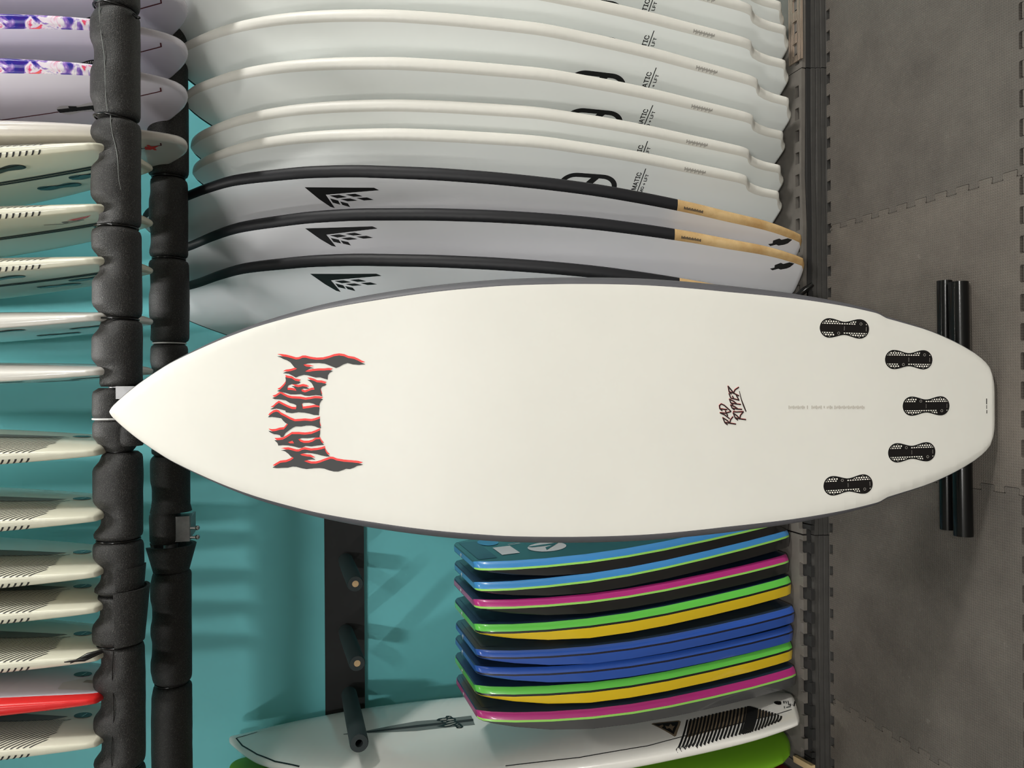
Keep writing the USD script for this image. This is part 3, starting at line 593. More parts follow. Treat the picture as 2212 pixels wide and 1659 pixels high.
wb.decal('centre_band', px_poly(wb, MW, [(791, 1578.7), (850, 1567), (900, 1558), (943, 1554.7), (1018, 1546), (1026, 1566), (950, 1573.5), (900, 1579.3), (795, 1583.8)], 'deck'), M_midgrey, t, 'deck', 0.0003)
wb.decal('centre_line', px_poly(wb, MW, [(742, 1586), (800, 1579.5), (900, 1566.5), (943, 1562), (1022, 1553), (1023, 1558), (943, 1567), (900, 1571.5), (800, 1582.5), (742, 1587)], 'deck'), M_ink, t, 'deck', 0.0006)
lg = wb.decal('emblem', px_poly(wb, MW, z6([(590,490),(660,450),(860,420),(880,375),(960,368),(1030,380),(1090,430),(1180,460),(1170,520),(1220,570),(1300,600),(1350,640),(1400,700),(1340,740),(1200,745),(1150,670),(1080,650),(1000,690),(860,710),(600,682),(820,630),(830,590),(740,560),(720,530),(620,525)]), 'deck'), M_black, t, 'deck', 0.0009)
for P in ([(690,500),(780,460),(890,450),(890,500),(720,515)], [(930,430),(990,395),(1020,420),(950,445)], [(890,520),(960,470),(1110,470),(1120,500),(1000,520)], [(790,545),(880,530),(890,560),(800,560)], [(870,600),(1000,545),(1140,535),(1100,565),(900,605)], [(820,670),(1150,580),(1180,590),(980,670),(860,690)], [(1170,640),(1240,610),(1250,625),(1180,655)], [(1210,675),(1290,655),(1290,675),(1220,690)], [(1240,715),(1310,695),(1330,715),(1260,728)]):
    wb.decal('emblem_fill', px_poly(wb, MW, z6(P), 'deck'), M_grey, lg, 'deck', 0.0013)
GB = [(0, 0), (0.002, 0.03), (0.008, 0.06), (0.03, 0.095), (0.08, 0.130), (0.17, 0.172), (0.262, 0.196), (0.268, 0.196), (0.276, 0.205), (0.35, 0.222), (0.5, 0.238), (0.8, 0.246), (1.1, 0.236), (1.3, 0.20), (1.45, 0.155), (1.56, 0.10), (1.63, 0.05), (1.66, 0.02), (1.665, 0)]
for nm, mt, dx, dy, be, lab in (('soft_top_surfboard', M_green, -0.100, 0.005, -0.150, 'lime green foam surfboard standing just behind the white striped-tail board'), ('soft_top_surfboard', M_maroon, -0.185, -0.02, -0.130, 'dark maroon foam surfboard standing behind the lime green one')):
    gb = Board(GB, T=0.062, rn=0.03, rt=0.01, rb=0.03, Rd=0.08, tip=0.02)
    M = settle(gb, frame((-0.8511 + dx, 1.735 + dy, 0.10), 0.485, be, -0.05))
    g_ = thing(nm, lab, 'surfboard', M)
    gb.build(g_, [('bottom', mt, None, [('bottom', None, 0, 9)]), ('deck', mt, None, [('all', None, 0, 9)])])

# bodyboards: local axes as for surfboards
def bodyboard(up, pin, low, slick, deck, label, M, T=0.043, stickers=False):
    t = thing('bodyboard', label, 'bodyboard', M, 'row of bodyboards standing on the mat step')
    L = 0.862
    o = np.array([(0, 0.150), (0.004, 0.166), (0.012, 0.178), (0.03, 0.186), (0.07, 0.193), (0.16, 0.203), (0.28, 0.210), (0.40, 0.212), (0.50, 0.207), (0.60, 0.196), (0.70, 0.178), (0.78, 0.159), (0.83, 0.142), (0.852, 0.130), (0.860, 0.118), (L, 0.108)])
    z = o[:, 0]; h = o[:, 1]; tt = z / L
    seam_ = 0.58 * T; low_ = seam_ * np.where(tt > 0.70, np.clip(1 - ((tt - 0.70) / 0.30) ** 1.6 * 0.93, 0.05, 1), 1.0)
    roc = 0.020 * np.clip((tt - 0.5) / 0.5, 0, 1) ** 2
    en = np.clip(np.minimum(z, L - z) / 0.012, 0, 1); en = 0.72 + 0.28 * np.sqrt(1 - (1 - en) ** 2)
    prof = [('slick', 0.0, None, -1.0), ('slick', 0.010, None, -1.0), ('lower_rail', 0.006, None, -0.985), ('lower_rail', 0.0015, None, -0.40), ('lower_rail', 0.0, None, -0.0), ('pinstripe', 0.0003, 0.26, None), ('upper_rail', 0.0025, 0.55, None), ('upper_rail', 0.0065, 0.85, None), ('upper_rail', 0.011, 1.0, None), ('deck', None, 1.0, None)]
    cols = []
    for nm, d, u, lo in prof:
        y = h - d if d is not None else 0 * h
        if nm == 'slick' and d == 0.0: y = 0 * h
        x = (seam_ + (T - seam_) * u * en if u is not None else seam_ + low_ * lo * en) + roc
        cols.append(np.stack([x, -y, z], -1))
    n = len(cols); V = cols + [c * np.array([1, -1, 1]) for c in cols[-2:0:-1]]
    V = np.stack(V, 1); m, C = V.shape[:2]; idx = np.arange(m * C).reshape(m, C); nx = np.roll(idx, -1, 1)
    seg = ['slick', 'lower_rail', 'lower_rail', 'lower_rail', 'pinstripe', 'upper_rail', 'upper_rail', 'upper_rail', 'deck']
    seg = seg + seg[::-1]; V = V.reshape(-1, 3)
    mats = dict(slick=slick, lower_rail=low, pinstripe=pin, upper_rail=up, deck=deck)
    for side_ in ('deck', 'upper_rail', 'pinstripe', 'lower_rail', 'slick'):
        F = []
        for c in range(C):
            if seg[c] != side_: continue
            for i in range(m - 1):
                q = [idx[i, c], nx[i, c], nx[i + 1, c], idx[i + 1, c]]; F += [[q[0], q[1], q[2]], [q[0], q[2], q[3]]]
        # closed ends
        if side_ in ('upper_rail', 'lower_rail'):
            for i, fl2 in ((0, 1), (m - 1, 0)):
                ring = [c for c in range(n) if (c >= 4) == (side_ == 'upper_rail')]
                for a, b_ in zip(ring[:-1], ring[1:]):
                    a2, b2 = (C - a) % C, (C - b_) % C
                    q = [idx[i, a], idx[i, b_], idx[i, b2], idx[i, a2]]
                    if fl2 == 0: q = q[::-1]
                    F += [[q[0], q[1], q[2]], [q[0], q[2], q[3]]]
                if side_ == 'lower_rail':
                    q = [idx[i, 4], idx[i, (C - 4) % C]]
        F = np.array(F)
        tri = np.cross(V[F[:, 1]] - V[F[:, 0]], V[F[:, 2]] - V[F[:, 0]])
        out = V[F].mean(1) - np.array([T / 2, 0, L / 2]); out[:, 2] *= np.where(np.abs(tri[:, 2]) > 0.9 * np.linalg.norm(tri, axis=1), 1, 0.02); out[:, 1] *= 0.3
        fl3 = (tri * out).sum(1) < 0; F[fl3] = F[fl3][:, ::-1]
        u, inv = np.unique(F, return_inverse=True)
        put(side_, (V[u], inv.reshape(-1, 3)), mats[side_], t, smooth=35)
    def flat(name, poly, mt, lift=0.0012, par=None):
        v, f = trimesh.creation.triangulate_polygon(poly, engine='earcut')
        r = 0.020 * np.clip((v[:, 1] / L - 0.5) / 0.5, 0, 1) ** 2
        return put(name, (np.column_stack([T + r + lift + 0 * v[:, 0], v]), f if np.cross(v[f[0, 1]] - v[f[0, 0]], v[f[0, 2]] - v[f[0, 0]]) > 0 else f[:, ::-1]), mt, par or t)
    # nose wrap and the small white curved mark on the nose end
    flat('nose_panel', sbox(-0.105, 0.800, 0.105, 0.848), M_b['slate'], 0.0008)
    arc = Point(0, 0).buffer(0.009).difference(Point(-0.003, -0.004).buffer(0.008))
    v, f = trimesh.creation.triangulate_polygon(arc if arc.geom_type == 'Polygon' else max(arc.geoms, key=lambda g: g.area), engine='earcut')
    put('end_mark', (np.column_stack([T * 0.66 + v[:, 1] * 0.9 + 0.02, 0.02 + v[:, 0], L + 0.0012 + 0 * v[:, 0]]), f), M_sticker, t)
    if stickers:
        c_ = flat('round_sticker', affinity.scale(Point(-0.06, 0.655).buffer(0.052, quad_segs=12), 1, 0.95), M_sticker)
        flat('arrow_mark', Polygon([(-0.035, 0.70), (-0.035, 0.612), (-0.095, 0.668), (-0.068, 0.662), (-0.052, 0.634), (-0.048, 0.69)]).buffer(0), M_b['teal'], 0.002, c_)
        flat('label_sticker', sbox(-0.085, 0.735, 0.005, 0.782), M_sticker)
        flat('oval_sticker', affinity.scale(Point(0.075, 0.775).buffer(0.03), 1.4, 0.9), M_b['blue'])
        flat('small_sticker', sbox(0.06, 0.700, 0.115, 0.724), M_sticker)
        flat('line_print', sbox(0.015, 0.702, 0.018, 0.735), M_sticker)
        flat('line_print', sbox(0.024, 0.702, 0.026, 0.735), M_sticker)
    else:
        flat('round_sticker', affinity.scale(Point(-0.06, 0.655).buffer(0.05, quad_segs=10), 1, 0.95), M_sticker)
    return t
K = M_b
bb = [('blue', 'lime', 'black', 'black', 'teal', 'blue bodyboard with lime seam and stickers on its deck, closest to the big board'), ('blue', 'lime', 'black', 'black', 'slate', 'blue bodyboard with lime seam and black underside touching the upper magenta one'),
      ('magenta', 'lime', 'black', 'black', 'slate', 'magenta bodyboard with black underside between a blue and a green one'), ('green', 'black', 'yellow', 'yellow', 'slate', 'green and yellow bodyboard between the black-bottomed magenta one and the royal blue pair'),
      ('royal', 'navy', 'royal', 'royal', 'slate', 'royal blue bodyboard touching the upper green and yellow one'), ('royal', 'navy', 'royal', 'royal', 'slate', 'royal blue bodyboard touching the lower green and yellow one'),
      ('green', 'black', 'yellow', 'yellow', 'slate', 'green and yellow bodyboard between a royal blue one and the grey-bottomed magenta one'), ('magenta', 'lime', 'grey', 'grey', 'slate', 'magenta bodyboard with grey underside beside the white striped-tail surfboard')]
ybot = [1128, 1161, 1217, 1263, 1321, 1363, 1404, 1455]; ytop = [1242, 1286, 1324.5, 1375.5, 1422, 1460, 1508, 1557]
def ray(px, py): return fw + (1106 - px) / FPX * CU + (829.5 - py) / FPX * CR
for i, (u_, p_, l_, s_, d_, lab) in enumerate(bb):
    a = ray(1697, ybot[i]); a = EYE + a * (1.775 / a[1]); c = ray(1026, ytop[i]); c = EYE + c * (1.805 / c[1])
    be = math.atan2(c[0] - a[0], c[2] - a[2]) - 0.012
    M = frame((a[0] - 0.0245, 1.957 - 0.0012 * (0, 3, 0, 8, 18, 12, 10, 22)[i], TOP + 0.0015), -0.03, be, 0.0)
    bodyboard(K[u_], K[p_], K[l_], K[s_], K[d_], lab, M, stickers=(i == 0), T=0.047 if i not in (4, 5) else 0.041)

# ================================================================== boards standing in the upper rack
RACKF, RACKR, RF = (1.760, 1.6935), (2.060, 1.6380), 0.0470
def anchor(b, al, be, ga, loc, world):
    N, W, S = axes(al, be, ga); R = np.column_stack([N, W, S]); M = np.eye(4); M[:3, :3] = R; M[:3, 3] = np.array(world) - R @ np.array(loc); return M
PIN = [(0, 0.0), (0.0015, 0.012), (0.005, 0.024), (0.012, 0.037), (0.025, 0.054), (0.04, 0.068), (0.07, 0.091), (0.11, 0.115), (0.17, 0.142), (0.25, 0.168), (0.4, 0.203), (0.6, 0.229), (0.85, 0.240), (1.1, 0.230), (1.3, 0.199), (1.45, 0.158), (1.57, 0.11), (1.65, 0.068), (1.7, 0.037), (1.73, 0.015), (1.745, 0.0)]
SQ = [(0, 0.0), (0.0006, 0.075), (0.003, 0.095), (0.008, 0.106), (0.018, 0.113), (0.05, 0.124), (0.10, 0.138), (0.18, 0.160), (0.28, 0.183), (0.42, 0.208), (0.6, 0.232), (0.85, 0.244), (1.1, 0.233), (1.3, 0.199), (1.45, 0.155), (1.57, 0.105), (1.65, 0.063), (1.7, 0.034), (1.73, 0.014), (1.745, 0.0)]
def at_y(px, py, Y): d = ray(px, py); return EYE + d * (Y / d[1])
CONTACT = []
ul = ['lilac-white round-tail surfboard in the upper rack at the very edge of the picture', 'lilac-white round-tail surfboard with tie-dye rail and black fin box in the upper rack', 'lilac-white round-tail surfboard with tie-dye rail and clear fin box in the upper rack', 'ivory round-tail surfboard with small red tail logo in the upper rack, nearest the striped-rail boards']
for i, (y, be) in enumerate(((8, -0.13), (101, -0.12), (197, -0.09), (309, -0.05))):
    b = Board(PIN, T=0.058, rn=0.05, rt=0.02, rb=0.014, Rd=0.12, db=0.014, dd=0.022, tip=0.015)
    M = anchor(b, 0.24, be, -0.20 if i < 3 else -0.06, (0.02, 0.0, 0.0), at_y(402, y, 1.915))
    t = thing('surfboard', ul[i], 'surfboard', M, 'round-tail surfboards in the upper rack')
    body = M_lilac if i < 3 else M_ivory; dye = M_dye if i < 3 else M_ivory
    b.build(t, [('bottom', body, None, [('bottom', None, 0, 9)]), ('rail', dye, 'tie-dye painted rail' if i < 3 else None, [('rail', None, 0.10, 9)]), ('deck', body, None, [('all', None, 0, 9)])])
    b.decal('pinline', LineString([(0.004, 0.9), (-0.012, 0.3), (-0.022, 0.14), (-0.030, 0.045), (-0.042, 0.041)]).buffer(0.0015), M_maroonline, t)
    if i < 3: fin_box(b, t, (-0.014, 0.235), 3, plate=None if i != 2 else M_sticker, detail=i == 1)
    if i == 3:
        b.decal('tail_logo', unary_union([Polygon([(-0.03, 0.05), (-0.015, 0.075), (-0.02, 0.085), (-0.035, 0.08)]), LineString([(-0.04, 0.07), (-0.012, 0.066)]).buffer(0.003)]), M_red, t, off=0.001)
        b.decal('tail_script', LineString([(-0.03, 0.09), (-0.018, 0.105), (-0.025, 0.12), (-0.014, 0.135), (-0.022, 0.15)]).buffer(0.002), M_ink, t, off=0.0008)
    CONTACT.append((M[0, 3] + 0.02, 0.5))

def rail_stripes(b, t, z0, n, step, dmax, full):
    L1 = []
    D = np.array([0.0015, 0.012, 0.028, 0.05, 0.08, 0.12]); Z = np.array([0.062, 0.047, 0.030, 0.010, -0.020, -0.062])
    for k in range(-5, n):
        z = z0 + k * step
        dd_ = np.linspace(0.0015, dmax, 14); zz_ = z + np.interp(dd_, D, Z)
        ok = zz_ >= z0 + 0.10 * dd_
        if ok.sum() < 3: continue
        L1.append((list(zip(dd_[ok], zz_[ok])), 'deck'))
        L1.append(([(0.0015, z + 0.062), (0.009, z + 0.070)], 'bottom'))
    v, f = b.ribbon(L1, 0.0034)
    return put('stripe_print', (v, f), M_ink, t, smooth=True, label='curved dark stripes printed round the rail')
vl = ['cream squash-tail surfboard with striped rail in the upper rack, next to the ivory round-tail board', 'cream squash-tail surfboard with striped rail and small red tail logo in the upper rack', 'cream squash-tail surfboard with striped rail between the red-logo board and a plain white one',
      'plain white squash-tail surfboard in the upper rack next to the striped-rail trio', 'plain white squash-tail surfboard in the upper rack just above the nose of the big board']
for i, (y, be) in enumerate(((322, -0.075), (455, -0.06), (570, -0.045), (693, -0.025), (812, 0.0))):
    b = Board(SQ, T=0.054, rn=0.05, rt=0.01, rb=0.014, Rd=0.12, db=0.010, dd=0.02, tip=0.010)
    M = anchor(b, 0.375, be, 0.02, (0.0, -0.104, 0.004), at_y(208, y, 1.713))
    t = thing('surfboard', vl[i], 'surfboard', M, 'squash-tail surfboards in the upper rack')
    body = M_cream if i < 3 else M_gloss
    b.build(t, [('bottom', body, None, [('bottom', None, 0, 9)]), ('deck', body, None, [('all', None, 0, 9)])])
    if i < 3:
        rail_stripes(b, t, 0.085, 16, 0.0115, 0.030, False)
        for w in (-0.006, 0.0075): b.decal('centre_stripe', sbox(w - 0.0052, 0.006, w + 0.0052, 0.8), M_blackrail, t)
    if i != 1:
        for c, an in (((-0.085, 0.225), -4), ((0.0, 0.085), 0), ((0.085, 0.225), 4)):
            if i < 3 and c[0] == 0: c = (0.045, 0.12)
            fin_box(b, t, c, an, detail=False)
    else:
        b.decal('tail_logo', Polygon([(-0.075, 0.035), (-0.068, 0.095), (-0.058, 0.082), (-0.06, 0.06)]), M_redrail, t)
        b.decal('tail_script', unary_union([LineString([(-0.066, 0.05), (-0.055, 0.08), (-0.06, 0.11)]).buffer(0.0022), LineString([(-0.05, 0.07), (-0.045, 0.12), (-0.06, 0.15)]).buffer(0.0018), Point(-0.054, 0.108).buffer(0.006)]), M_midgrey, t)
    CONTACT.append((M[0, 3], 1.0))
sl_ = ['cream striped-tail surfboard in the upper rack, seen edge-on beside the big board nose', 'cream striped-tail surfboard in the upper rack, second below the big board nose', 'cream striped-tail surfboard in the upper rack, third below the big board nose', 'cream striped-tail surfboard in the upper rack, fourth below the big board nose', 'cream striped-tail surfboard in the upper rack touching the red-railed board from above',
       'white surfboard with bright red rail in the upper rack', 'cream striped-tail surfboard in the upper rack below the red-railed board, last in the row']
for i, (y, ga) in enumerate(((985, 0.03), (1127, 0.02), (1248, 0.0), (1325, -0.02), (1430, -0.06), (1522, -0.08), (1616, -0.09))):
    b = Board(SQ, T=0.064, rn=0.05, rt=0.01, rb=0.014, Rd=0.12, db=0.012, dd=0.020, tip=0.010)
    M = anchor(b, 0.23, 0.015 + 0.006 * i, ga, (0.0, -0.104, 0.004), at_y(208, y, 1.713))
    t = thing('surfboard', sl_[i], 'surfboard', M, None if i == 5 else 'striped-tail surfboards in the upper rack')
    if i == 5:
        b.build(t, [('bottom', M_lilac, None, [('bottom', None, 0, 9)]), ('rail', M_redrail, 'bright red rail', [('rail', None, 0, 9), ('deck', None, 0, 0.012)]), ('deck', M_lilac, None, [('all', None, 0, 9)])])
        b.decal('tail_sticker', Polygon([(-0.075, 0.012), (0.02, 0.012), (0.0, 0.045), (-0.06, 0.09), (-0.085, 0.085)]).buffer(0.006), M_sticker, t, 'deck', 0.0005)
        b.decal('sticker_bar', sbox(-0.05, 0.025, -0.035, 0.06), M_grey, t, 'deck', 0.0009)
    else:
        b.build(t, [('bottom', M_cream, None, [('bottom', None, 0, 9)]), ('deck', M_cream, None, [('all', None, 0, 9)])])
        rail_stripes(b, t, 0.085, 20, 0.0105, 0.11, True)
        b.decal('carbon_patch', Polygon([(-0.040, 0.13), (-0.012, 0.11), (-0.012, 0.32), (-0.085, 0.32), (-0.06, 0.19)]), M_midgrey, t, 'deck', 0.0004)
    pl = b.decal('leash_plug', affinity.scale(Point(0, 0.085).buffer(0.018), 1, 0.95), M_plug, t, 'deck', 0.0010)
    b.decal('plug_pin', LineString([(-0.010, 0.082), (0.010, 0.082)]).buffer(0.0016), M_chrome, pl, 'deck', 0.0014)
    CONTACT.append((M[0, 3], 1.0))

# ------------------------------------------------------------------ the padded rack bars
def sleeve(x0, x1, yc, zc, R, seed, pinch0=0.80, pinch1=0.80, dents=(), n=36, dent=0.015, zslope=0.0065):
    m = max(10, int((x1 - x0) / 0.006)); x = np.linspace(x0, x1, m); ph = np.linspace(0, 2 * np.pi, n, endpoint=False)
    e0 = np.clip((x - x0) / 0.016, 0, 1); e1 = np.clip((x1 - x) / 0.016, 0, 1)
    sh = (pinch0 + (1 - pinch0) * np.sqrt(1 - (1 - e0) ** 2)) * (pinch1 + (1 - pinch1) * np.sqrt(1 - (1 - e1) ** 2))
    X, PH = np.meshgrid(x, ph, indexing='ij')
    pts = np.stack([X * 16, np.cos(PH) * 0.8, np.sin(PH) * 0.8], -1)
    r = R * sh[:, None] * (1 + 0.07 * (meshkit.fbm(pts + seed * 7.3, 3, seed) - 0.5))
    for xb, wgt in dents:
        r = r - dent * wgt * np.exp(-((X - xb) / 0.026) ** 4) * np.clip(np.sin(PH + 0.45) * 1.3, 0, 1) ** 1.5
    V = np.stack([X, yc - r * np.cos(PH), zc + 0 * X + r * np.sin(PH)], -1).reshape(-1, 3)
    idx = np.arange(m * n).reshape(m, n); nx = np.roll(idx, -1, 1)
    F = np.concatenate([np.stack([idx[:-1], nx[:-1], nx[1:]], -1).reshape(-1, 3), np.stack([idx[:-1], nx[1:], idx[1:]], -1).reshape(-1, 3)])
    ring0, ring1 = idx[0], idx[-1]; k = len(V); V = np.vstack([V, [[x0, yc, zc], [x1, yc, zc]]])
    F = np.vstack([F, np.stack([np.full(n, k), np.roll(ring0, -1), ring0], -1), np.stack([np.full(n, k + 1), ring1, np.roll(ring1, -1)], -1)])
    mm = trimesh.Trimesh(V, F, process=False)
    if mm.volume < 0: mm.invert()
    return mm
def ring(x, yc, zc, R, r=0.0018, skew=0.0):
    a = np.linspace(0, 2 * np.pi, 33); return tube(np.column_stack([x + skew * np.sin(a), yc - R * np.cos(a), zc + R * np.sin(a)]), r, 8, caps=False)
def X_at(py, px, Y): return float(at_y(px, py, Y)[0])
fx = lambda py: X_at(py, 252, RACKF[0]); rx = lambda py: X_at(py, 366, RACKR[0])
bf = thing('rack_bar', 'nearer of two horizontal rack bars wrapped in dark grey foam, upper surfboards stand on it', 'rack bar')
put('pipe', tube([(-1.9, *RACKF), (1.9, *RACKF)], 0.017, 16), M_steel, bf, smooth=40)
cuts = [-1000, -780, -560, -330, -130, 25, 262, 493, 690, 836]
CF = [(x, w) for x, w in CONTACT]
for k in range(len(cuts) - 1):
    a, c = fx(cuts[k + 1]) + 0.001, fx(cuts[k]) - 0.001
    put('foam_sleeve', sleeve(a, c, *RACKF, RF * (1.0 if k < 8 else 1.02), k, dents=CF), M_foam, bf, smooth=50)
# around the bracket the foam is only a thinner, torn half sleeve
put('foam_sleeve', sleeve(fx(905) + 0.001, fx(836) - 0.002, RACKF[0] - 0.006, RACKF[1] + 0.012, RF * 0.74, 21, 0.9, 0.78, dents=CF), M_foam, bf, smooth=50, label='thin torn foam sleeve by the steel bracket')
put('foam_sleeve', sleeve(fx(975) + 0.001, fx(905) - 0.001, RACKF[0] - 0.002, RACKF[1] + 0.006, RF * 0.88, 22, 0.84, 0.85, dents=CF), M_foam, bf, smooth=50, label='torn foam sleeve by the steel bracket')
cuts = [975, 1165, 1280, 1388, 1655, 1860, 2080, 2300, 2600]
for k in range(len(cuts) - 1):
    a, c = fx(cuts[k + 1]) + 0.001, fx(cuts[k]) - 0.001
    put('foam_sleeve', sleeve(a, c, *RACKF, RF * (1.0, 1.02, 1.06, 1.03, 1.03, 1.0, 1.0, 1.0)[k], 30 + k, dents=CF, pinch0=0.82, pinch1=0.82), M_foam, bf, smooth=50)
for q0, q1, a0, a1 in ((30, 258, 0.45, 0.10), (266, 420, 0.0, -0.40), (1392, 1640, 0.02, 0.10)):
    tt_ = np.linspace(0, 1, 14); an_ = a0 + (a1 - a0) * tt_ + 0.04 * np.sin(9 * tt_)
    put('slit', tube(np.column_stack([[fx(q0 + (q1 - q0) * u) for u in tt_], RACKF[0] - RF * 0.99 * np.cos(an_), RACKF[1] + RF * 0.99 * np.sin(an_)]), 0.0009, 6), M_plug if q0 > 1000 else M_midgrey, bf, smooth=True)
def shell(c, x0, x1, R0, R1, a0, a1, th=0.006, n=30):
    a = np.linspace(a0, a1, n); ringp = lambda x, R: np.column_stack([0 * a + x, c[0] - R * np.cos(a), c[1] - R * np.sin(a)])
    V = np.vstack([ringp(x0, R0), ringp(x1, R1), ringp(x1, R1 - th), ringp(x0, R0 - th)]); F = []
    for q in range(4):
        for j in range(n - 1):
            a_, b_ = q * n + j, ((q + 1) % 4) * n + j; F += [[a_, a_ + 1, b_ + 1], [a_, b_ + 1, b_]]
    for j in (0, n - 1): F += [[j, n + j, 2 * n + j], [j, 2 * n + j, 3 * n + j]]
    m = trimesh.Trimesh(V, np.array(F), process=False); m.fix_normals(); return m
put('foam_flap', shell(RACKF, fx(1385), fx(1268), RF * 1.03, RF * 1.26, 0.02, 0.72 * np.pi), M_foam, bf, smooth=40, label='split foam flap hanging open under the bar')
put('foam_flap', shell(RACKF, fx(1268), fx(1222), RF * 1.02, RF * 1.10, 0.06, 0.6 * np.pi), M_foam, bf, smooth=40)
for py in (25, 262, 493, 690, 1165, 1388, 1655):
    put('cable_tie', ring(fx(py), *RACKF, RF * 0.86, 0.0021, 0.006 if py < 300 else 0.0), M_tie, bf, smooth=True)
put('cable_tie', ring(fx(904), RACKF[0] - 0.003, RACKF[1] + 0.008, RF * 0.80, 0.0022), M_tieclear, bf, smooth=True, label='clear plastic cable tie')
put('tie_tail', tube([(fx(40), RACKF[0] - 0.028, RACKF[1] - 0.040), (fx(49), RACKF[0] - 0.036, RACKF[1] - 0.048), (fx(52), RACKF[0] - 0.042, RACKF[1] - 0.054)], [0.003, 0.004, 0.0025], 8), M_tie, bf, smooth=True)
put('tie_tail', cat(tube([(fx(1386), RACKF[0] - 0.052, RACKF[1] + 0.020), (fx(1390), RACKF[0] - 0.06, RACKF[1] + 0.045), (fx(1402), RACKF[0] - 0.064, RACKF[1] + 0.075)], [0.003, 0.0045, 0.001], 8), tube([(fx(1388), RACKF[0] - 0.052, RACKF[1] + 0.018), (fx(1398), RACKF[0] - 0.062, RACKF[1] + 0.05), (fx(1398), RACKF[0] - 0.066, RACKF[1] + 0.085)], [0.002, 0.0035, 0.001], 8)), M_tie, bf, smooth=True)
put('bracket', cat(box((fx(848), RACKF[0] - 0.012, RACKF[1] - 0.026), (0.026, 0.05, 0.044)), box((fx(848), RACKF[0] + 0.02, RACKF[1] - 0.05), (0.026, 0.1, 0.006))), M_steel, bf, label='bare grey steel bracket')
put('foam_block', sleeve(fx(962), fx(918), RACKF[0] - 0.016, RACKF[1] - 0.026, 0.028, 77, 0.85, 0.85), M_foam, bf, smooth=50)

br = thing('rack_bar', 'farther of two horizontal rack bars wrapped in dark grey foam, nearer the teal wall', 'rack bar')
put('pipe', tube([(-1.9, *RACKR), (1.9, *RACKR)], 0.017, 16), M_steel, br, smooth=40)
cuts = [-640, -430, -230, -60, 130, 385, 560, 742, 872]
CRD = [(x + 0.005, w * 0.25) for x, w in CONTACT]
for k in range(len(cuts) - 1):
    a, c = rx(cuts[k + 1]) + 0.001, rx(cuts[k]) - 0.001
    put('foam_sleeve', sleeve(a, c, *RACKR, RF * (0.96, 0.97, 0.96, 0.96, 1.0, 0.95, 0.98, 0.92)[k], 50 + k, 0.78, 0.78, dents=CRD), M_foam, br, smooth=50)
cuts = [872, 985, 1102]
for k in range(2):
    put('foam_sleeve', sleeve(rx(cuts[k + 1]) + 0.001, rx(cuts[k]) - 0.001, *RACKR, RF * (0.93, 0.97)[k], 60 + k, 0.76, 0.9, dents=CRD), M_foam, br, smooth=50)
put('foam_sleeve', sleeve(rx(1172) + 0.001, rx(1104) - 0.001, RACKR[0] - 0.006, RACKR[1] + 0.012, RF * 0.76, 63, 0.9, 0.9), M_foam, br, smooth=50, label='thin torn foam sleeve beside a steel bracket')
def flare(x0, x1, R0, R1): return shell(RACKR, x0, x1, R0, R1, -0.35 * np.pi, 1.35 * np.pi, 0.01)
put('foam_cuff', flare(rx(1232), rx(1176), RF * 0.9, RF * 1.26), M_foam, br, smooth=40, label='flared open foam cuff')
put('foam_cuff', flare(rx(1072), rx(1104), RF * 0.86, RF * 1.05), M_foam, br, smooth=40, label='flared open foam cuff')
cuts = [1230, 1474, 1700, 1950, 2200]
for k in range(4):
    put('foam_sleeve', sleeve(rx(cuts[k + 1]) + 0.001, rx(cuts[k]) - 0.001, *RACKR, RF * 1.0, 70 + k, 0.84, 0.84, dents=CRD), M_foam, br, smooth=50)
for py, mt in ((130, M_tie), (385, M_tie), (560, M_tie), (742, M_tieclear), (985, M_tie), (1072, M_tie), (1232, M_tie), (1474, M_tie)):
    put('cable_tie', ring(rx(py), *RACKR, RF * 0.80, 0.002), mt, br, smooth=True)
put('bracket', cat(box((rx(1140), RACKR[0] - 0.004, RACKR[1] - 0.026), (0.062, 0.05, 0.042)), box((rx(1140), RACKR[0] + 0.03, RACKR[1] - 0.045), (0.05, 0.1, 0.006))), M_steel, br, label='bare grey steel bracket')
for py in (1140, 1160):
    bx = rx(py); b_ = put('bolt', tube([(bx, RACKR[0] - 0.022, RACKR[1] - 0.044), (bx, RACKR[0] - 0.022, RACKR[1] - 0.062)], 0.0035, 10), M_chrome, br, smooth=40)
    s_ = trimesh.creation.icosphere(2, 0.006); s_.apply_translation([bx, RACKR[0] - 0.022, RACKR[1] - 0.064]); put('bolt_head', s_, M_chrome, b_, smooth=True)
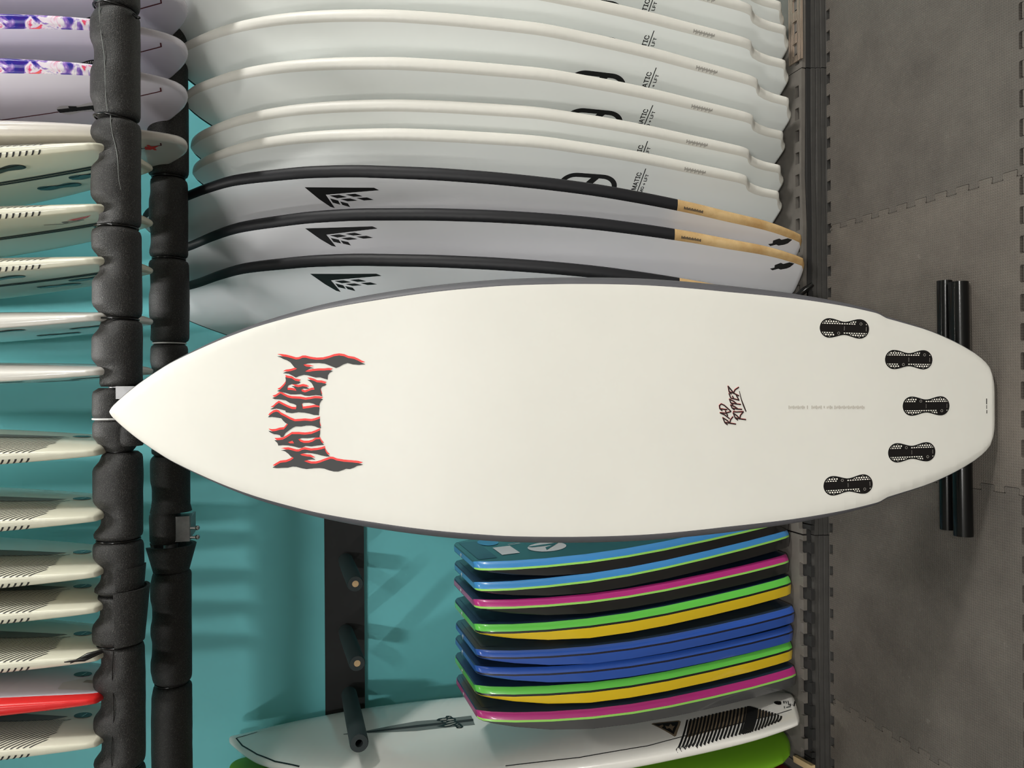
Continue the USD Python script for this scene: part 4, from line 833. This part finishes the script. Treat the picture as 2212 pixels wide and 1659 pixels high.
for x in (fx(905), fx(-700), fx(2350)):
    if abs(x) > 1: continue
    ar = thing('shelf_bracket', 'grey steel bracket holding the padded bars off the teal wall', 'bracket')
    put('strut', tube([(x, WY - 0.007, 1.565), (x, RACKR[0], RACKR[1] - 0.030), (x, RACKF[0] + 0.02, RACKF[1] - 0.030)], 0.012, 10), M_steel, ar, smooth=40)
    put('wall_plate', box((x, WY - 0.0045, 1.56), (0.06, 0.008, 0.14)), M_steel, ar)

# ------------------------------------------------------------------ peg rail on the wall
pr = thing('peg_rail', 'black wooden board on the teal wall with three foam-covered pegs', 'peg rail')
zc0, zc1 = at_y(787, 1320, WY - 0.03)[2], at_y(702, 1320, WY - 0.03)[2]
put('plank', box((0.1, WY - 0.0155, (zc0 + zc1) / 2), (4.2, 0.029, zc1 - zc0)), M_plank, pr)
for base, tip, bare in (((745, 1207), (768, 1262), True), ((745, 1360), (772, 1434), True), ((752, 1490), (776, 1606), False)):
    A = at_y(*base, WY - 0.03); C = at_y(*tip, 2.25 if bare else 2.05); d = (C - A) / np.linalg.norm(C - A); L = np.linalg.norm(C - A)
    pg = put('peg', tube([A - d * 0.01, A + d * (L + (-0.003 if bare else -0.07))], 0.0095, 14), M_dowel, pr, smooth=40, label='pale wooden dowel')
    o = 0.018 if bare else 0.05
    p0, p1 = A + d * o, A + d * (L - 0.002 if bare else L)
    r_ = 0.0235 if bare else 0.0245
    prof = np.array([(0.0098, 0.0), (r_ * 0.93, 0.0), (r_, 0.004), (r_ * 1.03, 0.5 * np.linalg.norm(p1 - p0)), (r_, np.linalg.norm(p1 - p0) - 0.006), (r_ * 0.9, np.linalg.norm(p1 - p0)), (0.0098, np.linalg.norm(p1 - p0)), (0.0098, np.linalg.norm(p1 - p0) - 0.03)])
    sv = trimesh.creation.revolve(prof, sections=24); sv.apply_transform(trimesh.geometry.align_vectors([0, 0, 1], d)); sv.apply_translation(p0); sv.fix_normals()
    put('foam_sleeve', sv, M_pegfoam, pg, smooth=40, label='dark foam tube over the dowel')
